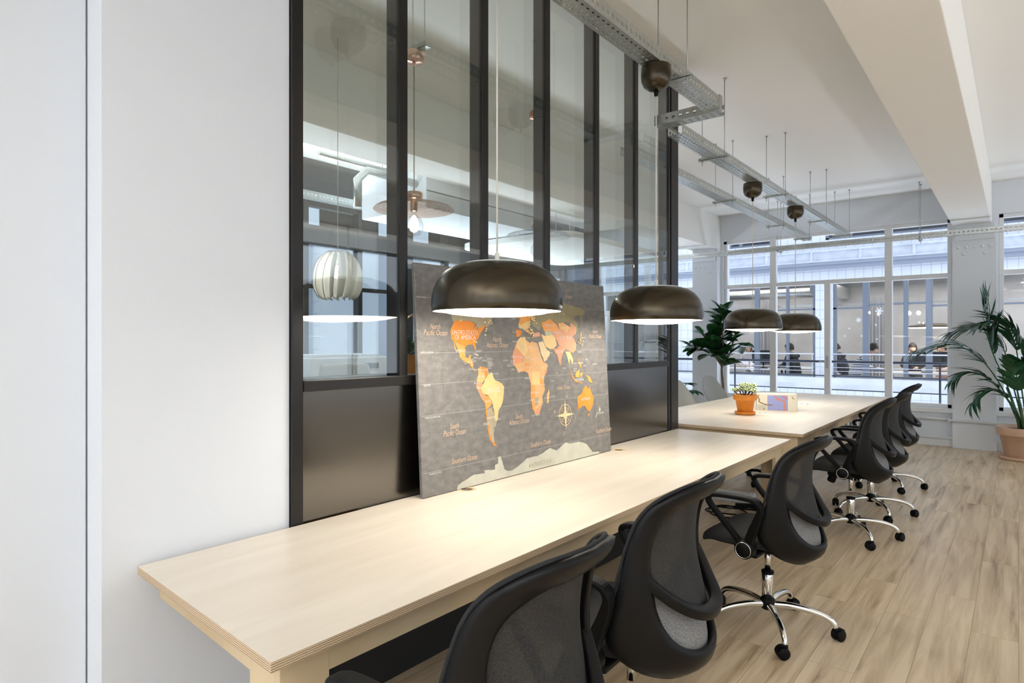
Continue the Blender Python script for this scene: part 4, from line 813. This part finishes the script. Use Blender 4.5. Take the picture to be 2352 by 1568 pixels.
bd(MB().box(XA, XB, FY-.22, FY, 3.06, 3.12).box(XA, XB, FY-.16, FY, 2.98, 3.06), 'cornice', mat('shaded_cornice_stone', (.36, .40, .48), .7))  # cornice coloured dark to paint in its underside shade line
mb = MB()
x = XA
while x < XB: mb.box(x, x+.05, FY-.24, FY-.18, 3.12, 3.36); x += .95
mb.box(XA, XB, FY-.25, FY-.17, 3.34, 3.375).box(XA, XB, FY-.25, FY-.17, 3.12, 3.145); mb.box(XA, XB, FY-.20, FY-.19, 3.12, 3.36)
bd(mb, 'cornice_railing', mat('pale_blue_railing', (.66, .70, .77), .6, noise_amt=.12, noise_scale=6))
bd(MB().box(XA, XB, FY-.30, FY, .50, .62).box(XA, XB, FY-.18, FY, .36, .50), 'window_ledge', M['stonel'])
bd(MB().box(XA, XB, FY-.30, FY-.28, .13, .15).box(XA, XB, FY-.30, FY-.28, .655, .675), 'ledge_bar', M['iron'])
def fwin(a, b_, z0, z1, muls, bars, nm='window'):
    mb = MB(); y0, y1 = FY+.06, FY+.14
    mb.box(a, b_, y0, y1, z0, z0+.05).box(a, b_, y0, y1, z1-.05, z1).box(a, a+.06, y0, y1, z0, z1).box(b_-.06, b_, y0, y1, z0, z1)
    for x, w in muls: mb.box(x-w/2, x+w/2, y0-.02, y1, z0, z1)
    for x0, x1, z in bars: mb.box(x0, x1, y0, y1, z-.018, z+.018)
    o = bd(mb, nm, M['frame_out'])
    MB().box(a, b_, y0+.04, y0+.046, z0, z1).done('pane', M['pane2'], parent=o)
for (a, b_), ml in zip(holes, ([(-11.8, .1)], [(-8.3, .1)], [(-4.78, .10), (-4.1, .05)], [(-2.52, .12), (-1.80, .08), (-1.40, .11)], [(-.30, .12), (.9, .1)], [(4.3, .1)])):
    fwin(a, b_, .62, 2.74, ml, [(a, b_, 2.12)] if a != -3.15 else [(-3.15, -2.5, 2.12), (-2.5, -1.4, 2.18), (-1.4, -.98, 2.12)])
for a, b_ in up: fwin(a, b_, 3.62, 4.75, [((a+b_)/2, .08), (a+.5, .05)], [(a, b_, 3.95), (a, b_, 3.8)], 'upper_window')
for a, b_ in holes:
    bd(MB().tube([(a, FY-.12, 1.13), (b_, FY-.12, 1.13)], .016, 6).tube([(a, FY-.12, .84), (b_, FY-.12, .84)], .008, 6).tube([(a, FY-.12, .76), (b_, FY-.12, .76)], .008, 6).tube([(a+.03, FY-.12, .62), (a+.03, FY-.12, 1.13)], .010, 6).tube([(b_-.03, FY-.12, .62), (b_-.03, FY-.12, 1.13)], .010, 6), 'guard_rail', M['stonel'])
office = mat('across_office_paint', (.52, .52, .52), .8, noise_amt=.1, noise_scale=2); blind = mat('grey_vertical_blind', (.34, .34, .35), .8)
bd(MB().box(XA, XB, FY+4.2, FY+4.4, -.2, 3.0).box(XA, XB, FY+.3, FY+4.4, 2.98, 3.1).box(XA, XA+.1, FY+.3, FY+4.4, 0, 3), 'office_wall', office)
bd(MB().box(XA, XB, FY+.3, FY+4.4, -.2, 0), 'office_floor', M['floor2'])
bd(MB().box(XA, XB, FY+3.6, FY+3.8, 3.6, 4.9).box(XA, XB, FY+.3, FY+3.8, 4.8, 4.9), 'upper_office_wall', blind)
def bar_blinds(x0, x1, y, n):
    mb = MB()
    for k in range(n): x = x0+(x1-x0)*k/n; mb.box(x, x+(x1-x0)/n*.72, y+.02*(k % 2), y+.03+.02*(k % 2), .05, 2.5)
    bd(mb, 'curtain', blind)
bar_blinds(-4.0, -3.5, FY+1.9, 6); bar_blinds(-2.95, -2.3, FY+2.2, 9); bar_blinds(-5.6, -5.0, FY+2.4, 7)
bd(MB().box(XA, XB, FY+2.6, FY+2.72, 2.30, 2.36).box(-3.9, -3.6, FY+1.2, FY+4.1, 2.55, 2.85).tube([(-6, FY+1.6, 2.6), (-3.5, FY+1.6, 2.6)], .12, 12), 'ceiling_duct', M['galv'])
lampm = mat('far_office_lamp', (.9, .88, .8), .5, emit=(1, .90, .72), strength=5)
for x, z, w in ((-1.5, 1.72, .55), (.8, 1.8, .5), (-4.5, 1.9, .3)):
    bd(MB().lathe([(0, 0), (w, 0), (w, .03), (w*.4, .09), (0, .1)], c=(x, FY+2.2, z), n=28), 'office_lamp', M['shade'])
    bd(MB().lathe([(0, 0), (w*.97, 0), (w*.97, -.01), (0, -.01)], c=(x, FY+2.2, z), n=28), 'lamp_disc', lampm)
for x in (-1.9, -1.72): bd(MB().lathe([(0, -.05), (.035, -.03), (.045, 0), (.03, .035), (0, .05)], c=(x, FY+1.4, 2.03), n=12), 'light_bulb', lampm)
# snowflake stickers
mb = MB()
for x, z, r_ in ((-2.28, 2.04, .075), (-2.66, 1.86, .055), (-2.84, 1.68, .022), (-2.60, 1.52, .035), (-2.93, 1.52, .022), (-2.34, 1.75, .024), (-2.32, 1.45, .020), (.12, 2.5, .09)):
    for k in range(3):
        a = k*PI/3; c_, s_ = math.cos(a)*r_, math.sin(a)*r_; nx, nz = -s_*.16, c_*.16
        mb.poly([(x-c_-nx, FY+.085-k*.0004, z-s_-nz), (x+c_-nx, FY+.085-k*.0004, z+s_-nz), (x+c_+nx, FY+.085-k*.0004, z+s_+nz), (x-c_+nx, FY+.085-k*.0004, z-s_+nz)])
bd(mb, 'snowflake_sticker', M['white'])
# light in the offices across the street
area('across_office_light', (-2.5, FY+2.4, 2.9), (0, 0, 0), 14, 2.5, 130, (1.0, .93, .82))

# desks, monitors across the street
def office_desk(x, y, w, label):
    t = thing('office_desk', label, 'desk', (x, FY+y, 0))
    MB().box(-w, w, -.4, .4, .70, .73).done('desktop', M['white'], parent=t)
    for sx in (-w+.04, w-.04):
        for sy in (-.35, .35): MB().box(sx-.02, sx+.02, sy-.02, sy+.02, 0, .70).done('leg', M['black'], parent=t)
office_desk(-5.35, 1.2, .75, 'white desk behind the left window of the building across the street')
office_desk(-4.2, 1.95, .4, 'small white desk of the person in dark jumper across the street')
office_desk(-1.55, 1.15, .72, 'white desk in front of the striped shirt person across the street')
office_desk(.4, 1.3, .75, 'white desk at the right end of the row across the street')
def monitor(x, y, rz, label):
    t = thing('monitor', label, 'monitor', (x, FY+y, .731), rz)
    MB().box(-.27, .27, -.015, .015, .12, .45).done('screen', M['dark'], parent=t, bevel=.005)
    MB().box(-.02, .02, .01, .03, .02, .25).box(-.1, .1, -.07, .09, 0, .012).done('stand', M['black'], parent=t)
monitor(-1.55, 1.2, .1, 'dark monitor nearest the dark glazing bar in the middle window across the street')
monitor(-1.05, 1.3, -.2, 'dark monitor at the right edge of the middle window across the street')
monitor(-5.0, 1.25, .2, 'dark monitor on the left desk across the street')

# people working across the street
skin = mat('skin', (.62, .38, .28), .55)
def person(loc, rz, label, shirt, hair, lean=.25, arm=.35, head_tilt=.3, hair_long=False, s_=1.0):
    """seated figure facing local +x, origin on the floor under the hips"""
    t = thing('person', label, 'person', loc, rz)
    V_ = [(0,0,.52,.15),(0,0,.62,.155),(.05*lean*4,0,.78,.15),(.12*lean*4,0,.98,.16),(.16*lean*4,0,1.06,.09),(.19*lean*4,0,1.12,.052),
          (.12*lean*4,.17,1.03,.062),(.12*lean*4+.10,.22,.82,.047),(.12*lean*4+arm,.14,.78,.036),(.12*lean*4+arm+.09,.11,.775,.028),
          (.12*lean*4,-.17,1.03,.062),(.12*lean*4+.10,-.22,.82,.047),(.12*lean*4+arm,-.14,.78,.036),(.12*lean*4+arm+.09,-.11,.775,.028),
          (.05,.10,.50,.10),(.42,.13,.50,.075),(.45,.13,.10,.045),(.57,.13,.05,.035),(.05,-.10,.50,.10),(.42,-.13,.50,.075),(.45,-.13,.10,.045),(.57,-.13,.05,.035)]
    E_ = [(0,1),(1,2),(2,3),(3,4),(4,5),(4,6),(6,7),(7,8),(8,9),(4,10),(10,11),(11,12),(12,13),(0,14),(14,15),(15,16),(16,17),(0,18),(18,19),(19,20),(20,21)]
    me = bpy.data.meshes.new('body'); me.from_pydata([v[:3] for v in V_], E_, []); o = bpy.data.objects.new('body', me); COL.objects.link(o); o.parent = t
    sk = o.modifiers.new('skin', 'SKIN'); 
    for i, v in enumerate(V_): me.skin_vertices[0].data[i].radius = (v[3], v[3]*(1.15 if i in (1,2,3) else 1)); me.skin_vertices[0].data[i].use_root = i == 0
    sb = o.modifiers.new('sub', 'SUBSURF'); sb.levels = 2; sb.render_levels = 2; me.materials.append(shirt)
    hc = Vector((.19*lean*4+.035+head_tilt*.05, 0, 1.235)); R_ = Matrix.Translation(hc) @ Matrix.Rotation(head_tilt, 4, 'Y')
    def hd(u, v):
        a = 2*PI*u; q = PI*(v-.5); x = .098*math.cos(q)*math.cos(a); y = .076*math.cos(q)*math.sin(a); z = .122*math.sin(q)
        if z < -.02: x = x*(1-.25*(-z-.02)/.1)+.012; y *= 1-.45*(-z-.02)/.1
        nose = math.exp(-((a if a < PI else a-2*PI)/.16)**2)*math.exp(-((z+.015)/.025)**2)*.022
        eye = sum(math.exp(-(((a if a < PI else a-2*PI)-e_)/.15)**2) for e_ in (.38, -.38))*math.exp(-((z-.012)/.012)**2)*.008
        mouth = math.exp(-((a if a < PI else a-2*PI)/.3)**2)*math.exp(-((z+.062)/.008)**2)*.004
        return R_ @ Vector((x+nose-eye-mouth, y, z))
    MB().grid(hd, 32, 24, closed_u=True).tube([hc+Vector((-.01,0,-.06)), hc+Vector((-.035,0,-.15))], .05, 12).done('head', skin, parent=t)
    mb = MB()
    for sg in (-1, 1): mb.lathe([(0, .010), (.020, .008), (.028, 0), (.02, -.006), (0, -.006)], n=12, mt=R_ @ Matrix.Translation((-.005, sg*.074, -.005)) @ Matrix.Rotation(-sg*PI/2, 4, 'X'))
    mb.done('ears', skin, parent=t)
    def hr(u, v):
        a = 2*PI*u; aa = abs(a if a < PI else a-2*PI); lo = (.32 if aa < 1.0 else (-.35 if not hair_long else -1.1)) if aa < 1.0 or aa > 1.35 else (.32+(aa-1.0)/.35*(-.67 if not hair_long else -1.4))
        q = PI/2 + (lo-PI/2)*v; k = 1.12+.05*noise.noise(Vector((a*3, v*6, 1)))
        return R_ @ Vector((.098*math.cos(q)*math.cos(a)*k-.006, .078*math.cos(q)*math.sin(a)*k, .122*math.sin(q)*k))
    MB().grid(hr, 36, 12, closed_u=True).done('hair', hair, parent=t, solid=.012)
    for sg in (-1, 1):
        hx = .12*lean*4+arm+.09; mb = MB(); y = sg*.11
        mb.tube([(hx-.01, y, .778), (hx+.03, y, .778), (hx+.075, y, .772)], [.022, .036, .030], 10, flat=1)
        for f_, (dy, L) in enumerate(((-.028, .060), (-.010, .072), (.009, .068), (.027, .052))): mb.tube([(hx+.065, y+dy, .774), (hx+.065+L*.6, y+dy*1.15, .778), (hx+.065+L, y+dy*1.2, .762)], [.010, .009, .007], 6)
        mb.tube([(hx+.015, y-sg*.028, .772), (hx+.045, y-sg*.052, .768), (hx+.07, y-sg*.058, .760)], [.011, .010, .008], 6)
        mb.done('hand', skin, parent=t)
    st = thing('office_stool', 'dark office seat under the ' + ' '.join(label.split()[:5]) + ' across the street', 'chair', loc, rz)
    MB().lathe([(0, .30), (.2, .30), (.22, .34), (.2, .385), (0, .395)], n=24).done('seat', M['fabric'], parent=st)
    MB().tube([(0, 0, 0), (0, 0, .31)], .03, 10).lathe([(0, 0), (.25, 0), (.25, .02), (.03, .05)], n=20).done('pedestal', M['black'], parent=st)
    return t
darksh = mat('charcoal_jumper', (.03, .033, .04), .85); blacksh = mat('black_jacket', (.02, .02, .022), .8); hairb = mat('dark_hair', (.03, .022, .018), .6); hairm = mat('brown_hair', (.08, .05, .035), .6); pale = mat('pale_blouse', (.62, .60, .62), .8); peach = mat('peach_shirt', (.60, .42, .36), .8)
stripe = mat('striped_shirt', (.8, .8, .8), .8); nt = stripe.node_tree; b = nt.nodes['Principled BSDF']; tc = nt.nodes.new('ShaderNodeTexCoord'); w = nt.nodes.new('ShaderNodeTexWave'); w.bands_direction = 'Z'; w.inputs['Scale'].default_value = 5.5; w.inputs['Distortion'].default_value = 1
r = nt.nodes.new('ShaderNodeValToRGB'); r.color_ramp.elements[0].color = (.75, .76, .8, 1); r.color_ramp.elements[1].color = (.10, .11, .16, 1); r.color_ramp.elements[0].position = .72; r.color_ramp.elements[1].position = .82
nt.links.new(tc.outputs['Object'], w.inputs['Vector']); nt.links.new(w.outputs['Fac'], r.inputs[0]); nt.links.new(r.outputs[0], b.inputs['Base Color'])
person((-3.30, FY+1.95, .0), PI, 'person in dark jumper leaning left behind the snowflake window', darksh, hairb, .2, .30, .35)
person((-2.92, FY+.95, .0), .15, 'person in white striped shirt bending over a desk across the street', stripe, hairb, .42, .30, .5)
person((-4.22, FY+1.15, .0), PI-.3, 'person in black jacket seated behind the left window across the street', blacksh, hairb, .15, .3, .15)
person((-5.6, FY+2.15, .0), -PI/2, 'person in pale blouse facing us behind the leftmost window across the street', pale, hairm, .2, .3, .2, True)
person((-1.98, FY+2.9, .0), -PI/2, 'person in grey top beyond the dark monitor across the street', darksh, hairb, .15, .3, .1)
person((-1.30, FY+2.2, .0), -PI/2-.3, 'person in peach shirt at the right of the middle window across the street', peach, hairm, .15, .3, .1)

# white building beyond the back room windows
sb = thing('side_building', 'pale building seen through the black windows of the back room', 'building', (-9.5, 4, 0))
mb = MB().box(-.3, 0, -8, 10, -2, 1.0).box(-.3, 0, -8, 10, 3.2, 4.2).box(-.3, 0, -8, 10, 6, 7)
y = -8
while y < 10: mb.box(-.3, 0, y, y+1.3, 1, 6); y += 2.6
mb.done('wall', M['tile'], parent=sb)
MB().box(-.28, -.2, -8, 10, 1, 6).done('window_glass', mat('dim_office_glass', (.35, .40, .48), .15), parent=sb)

# ------------------------------------------------------------ back room behind the glass
def ripple(r, z): return z
def glass_pendant(loc, label, m, capm):
    t = thing('glass_pendant', label, 'lamp', loc)
    prof = [(.028, .062), (.040, .050), (.075, .046)] + [(.075+.15*k/14, .044-.030*(k/14)**1.6+.0022*math.sin(k*1.9)) for k in range(1, 15)] + [(.232, .006), (.236, 0)]
    MB().lathe(prof, n=56).done('glass_disc', m, parent=t)
    s_ = MB().lathe([(0, .105), (.045, .105), (.050, .100), (.050, .070), (.040, .062), (.022, .060), (.022, -.005), (.019, -.008), (0, -.008)], n=28).done('lamp_holder', capm, parent=t)
    MB().lathe([(.013, -.008), (.018, -.03), (.040, -.050), (.056, -.085), (.054, -.115), (.036, -.142), (0, -.152)], n=28).done('bulb_glass', M['clear'], parent=t)
    MB().lathe([(0, -.05), (.018, -.055), (.028, -.08), (.020, -.11), (0, -.118)], n=14).done('filament', mat('glowing_filament', (1, .9, .75), .4, emit=(1, .86, .66), strength=60), parent=t)
    H = 3.04-loc[2]
    MB().tube([(0, 0, .10), (0, 0, H+.01)], .0035, 8).done('cord', mat('bronze_cord', (.22, .18, .10), .6), parent=t)
    cn = MB().lathe([(0, 0), (.058, 0), (.062, .004), (.062, .05), (.058, .054), (0, .054)], c=(0, 0, H), n=32).lathe([(0, -.028), (.006, -.028), (.012, 0), (0, 0)], c=(0, 0, H), n=12).done('canopy', capm, parent=t)
    MB().box(-.03, .12, -.02, .02, H+.055, H+.06).box(-.03, .12, -.02, -.017, H+.055, H+.085).tube([(-.01, 0, H+.05), (-.01, 0, CZ-loc[2])], .0035, 8).tube([(.09, 0, H+.03), (.09, 0, CZ-loc[2])], .0035, 8).done('hanger', M['galv'], parent=t)
glass_pendant((-2.76, 2.50, 2.17), 'copper pendant with amber glass disc and glowing bulb behind the second glass bay', M['amber'], M['copper'])
glass_pendant((-2.76, 3.72, 2.17), 'pendant with clear rippled glass disc behind the middle glass bays', M['clear'], M['copper'])
# slatted white pendant
def slat_pendant(loc, label, R_=.165, H=.31):
    t = thing('slatted_pendant', label, 'lamp', loc)
    PR = [(0,.80),(.12,.92),(.3,1),(.6,.97),(.85,.74),(1,.42)]
    for k in range(14):
        a = 2*PI*k/14
        def bl(u, v):
            z = H*(v-.5) - .02*(1-u)*(1-v); pf = lerp(PR, v); r_ = R_*pf*(.70+.30*u); aa = a+.32*(u-.5)+.20*(v-.5); return Vector((r_*math.cos(aa), r_*math.sin(aa), z))
        MB().grid(bl, 6, 14).done('slat', M['inner'], parent=t, solid=.003)
    MB().lathe([(0, H*.46), (.07, H*.46), (.07, H*.5), (0, H*.5)], n=20).done('top_ring', M['inner'], parent=t)
    MB().tube([(0, 0, H*.25), (0, 0, CZ-loc[2])], .003, 6).done('cord', M['cord'], parent=t)
    MB().lathe([(0, -.03), (.03, -.02), (.035, .01), (.02, .05), (0, .06)], n=16).done('bulb', M['diff'], parent=t)
slat_pendant((-3.6, 2.57, 1.856), 'white slatted pendant lamp behind the first glass bay')
# counter along the back of the partition with bar chairs
ct = thing('bar_counter', 'white bar height counter directly behind the glass partition', 'counter', (-2.5, 2.8, 0))
MB().box(-.30, .33, -1.45, 1.6, 1.19, 1.22).done('countertop', M['white'], parent=ct, bevel=.003)
for y in (-1.4, 0, 1.5): MB().box(-.28, .30, y, y+.04, 0, 1.19).done('panel', M['white'], parent=ct)
def bar_chair(loc, label):
    t = thing('bar_chair', label, 'chair', loc)
    def f(u, v): a = -1+2*u; return Vector((-.16-.05*v+.05*a*a, .20*a*(1-.08*v**4), .80+.46*v))
    MB().grid(f, 12, 12).done('backrest', M['offwhite'], parent=t, solid=.03, sub=1)
    MB().box(-.18, .18, -.2, .2, .76, .80).done('seat', M['offwhite'], parent=t, bevel=.015)
    for sx in (-.15, .15):
        for sy in (-.17, .17): MB().tube([(sx, sy, .76), (sx*1.2, sy*1.15, 0)], .012, 8).done('leg', M['chrome'], parent=t)
bar_chair((-3.15, 1.92, 0), 'white bar chair at the counter, nearest the wall')
bar_chair((-3.15, 2.42, 0), 'white bar chair at the counter, second from the wall')
bar_chair((-3.15, 3.12, 0), 'white bar chair at the counter, third from the wall')
# orange planter on the counter
pp = thing('potted_plant', 'leafy plant in square orange pot on the counter left of the map', 'plant', (-2.66, 2.36, 1.2205))
MB().box(-.07, .07, -.07, .07, 0, .085).box(-.076, .076, -.076, .076, .085, .105).done('pot', M['terra'], parent=pp, bevel=.004)
mb = MB(); rng = random.Random(2)
for k in range(34):
    a = k*2.4; el = .2+1.2*rng.random(); d = Vector((math.cos(a)*math.cos(el), math.sin(a)*math.cos(el), math.sin(el))); leaf_blob(mb, Vector((0,0,.10))+d*.02, d, Vector((0,0,1)) if el < 1.2 else Vector((1,0,0)), .11, .035, .3, .8, None, .3, 4, 6)
mb.done('leaves', M['leafd'], parent=pp, recalc=False)
hoop = tag(MB().tube([(0, .16*math.cos(a)*.8, .17+.17*math.sin(a)) for a in [2*PI*k/32 for k in range(33)]], .006, 8).done('wire_hoop', M['copper'], loc=(-2.775, 2.53, 1.222)), 'copper hoop standing on the counter behind the orange planter', 'hoop')
# printer on a sideboard
sdb = thing('sideboard', 'dark low sideboard in front of the black windows', 'cabinet', (-5.6, 3.4, 0))
MB().box(-.3, .3, -2.2, 2.6, 0, 1.02).done('body', M['dark'], parent=sdb, bevel=.004)
for y in (-1.4, -.6, .2, 1.0, 1.8): MB().box(.3005, .312, y-.38, y+.38, .06, .98).done('door', M['dark'], parent=sdb, bevel=.003)
pr = thing('printer', 'white office printer on the dark sideboard behind the first glass bay', 'printer', (-5.5, 3.9, 1.021))
MB().box(-.25, .25, -.45, .55, 0, .22).done('body', M['white'], parent=pr, bevel=.012)
MB().box(.24, .262, -.35, .35, .10, .155).done('paper_slot', M['black'], parent=pr)
MB().box(-.22, .22, -.4, .4, .22, .25).done('lid', M['stonel'], parent=pr, bevel=.006)
# ceiling air unit and pipes, extractor hood
ac = thing('ceiling_air_unit', 'pale grey boxy air unit under the back room ceiling', 'air unit', (-4.96, 5.1, 2.7))
MB().box(-.5, .5, -.9, .9, 0, .5).done('casing', M['stonel'], parent=ac, bevel=.01)
for z in (.16, .34): MB().box(.5005, .506, -.9, .9, z, z+.012).done('seam', M['dark'], parent=ac)
MB().tube([(.35, -.9, .25), (.35, -1.5, .25), (.35, -1.6, .15), (.35, -1.6, -.1)], .04, 10).tube([(.2, -.9, .35), (.2, -1.9, .35)], .025, 8).done('pipe', M['galv'], parent=ac)
for x in (-.4, .4):
    for y in (-.7, .7): MB().tube([(x, y, .5), (x, y, CZ-2.7)], .006, 6).done('hanger_rod', M['rod'], parent=ac)
soff = thing('suspended_panel', 'large white rounded ceiling panel hanging in the back room', 'ceiling panel', (-4.9, 7.2, 2.62))
mb = MB(); pts = []
for cx_, cy_, a0 in ((.9, 1.2, 0), (-.9, 1.2, PI/2), (-.9, -1.2, PI), (.9, -1.2, 3*PI/2)):
    for k in range(7): a = a0+PI/2*k/6; pts.append((cx_*.7+.25*math.cos(a), cy_*.8+.25*math.sin(a)))
mb.prism(pts, 0, .07).done('panel', M['ceil'], parent=soff, bevel=.005)
for x in (-.5, .5):
    for y in (-.9, .9): MB().tube([(x, y, .07), (x, y, CZ-2.62)], .004, 6).done('hanger_rod', M['rod'], parent=soff)
# kitchen end seen through the right-hand bays
fr = thing('fridge', 'tall white fridge behind the right glass bays', 'fridge', (-5.5, 9.3, 0))
MB().box(-.35, .35, -.35, .35, 0, 1.9).done('body', M['white'], parent=fr, bevel=.01)
MB().box(.351, .37, -.34, .34, .75, 1.88).box(.351, .37, -.34, .34, .05, .74).done('door', M['white'], parent=fr, bevel=.006)
MB().tube([(.39, -.28, 1.0), (.39, -.28, 1.5)], .012, 8).done('handle', M['chrome'], parent=fr)
sh = thing('open_shelf', 'white open cube shelf standing behind the right glass bays', 'shelf', (-4.75, 8.9, 0))
mb = MB()
for x in (-.32, 0, .30): mb.box(x, x+.02, -.18, .18, 0, 1.75)
for k in range(6): mb.box(-.32, .32, -.18, .18, .02+k*.34, .04+k*.34)
mb.done('frame', M['white'], parent=sh)
kt = thing('kitchen_counter', 'white kitchen counter with dark edge behind the right glass bays', 'counter', (-4.7, 5.9, 0))
MB().box(-.6, .6, -1.4, 1.4, 1.06, 1.10).done('countertop', M['white'], parent=kt)
MB().box(-.58, .58, -1.38, 1.38, .0, 1.06).done('base', M['dark'], parent=kt)
rng = random.Random(3)
names = ['tall clear bottle', 'short white mug', 'steel kettle', 'red mug', 'clear glass jar', 'white bowl']
for k, (nm, prof, mm) in enumerate((('bottle', [(0,0),(.035,0),(.035,.16),(.012,.21),(.012,.26),(0,.26)], M['clear']), ('mug', [(0,0),(.04,0),(.042,.09),(.036,.09),(.034,.01),(0,.01)], M['white']), ('kettle', [(0,0),(.09,0),(.085,.12),(.05,.19),(.02,.20),(.02,.23),(0,.23)], M['chrome']), ('mug', [(0,0),(.045,0),(.047,.10),(.04,.10),(.038,.01),(0,.01)], mat('red_glaze', (.6,.03,.06), .3)), ('jar', [(0,0),(.05,0),(.05,.14),(.045,.15),(.045,.165),(0,.165)], M['clear']), ('bowl', [(0,0),(.04,0),(.09,.06),(.085,.06),(.038,.008),(0,.008)], M['white']))):
    o = MB().lathe(prof, n=24).done(nm, mm, loc=(-4.35, 4.8+.38*k, 1.1005)); tag(o, names[k] + ' on the kitchen counter behind the glass', nm)
# uplight bar added on the back room tray to brighten the room
ub = thing('added_uplight_bar', 'long added uplight bar lying on the back room cable tray', 'lamp', (-5.6, 4.2, 2.875))
MB().box(-.03, .03, -3.2, 3.2, 0, .03).done('housing', M['white'], parent=ub)
MB().box(-.025, .025, -3.19, 3.19, .0305, .034).done('diffuser', mat('added_uplight_glow', (.9, .9, .9), .5, emit=(.88, .94, 1), strength=25), parent=ub)
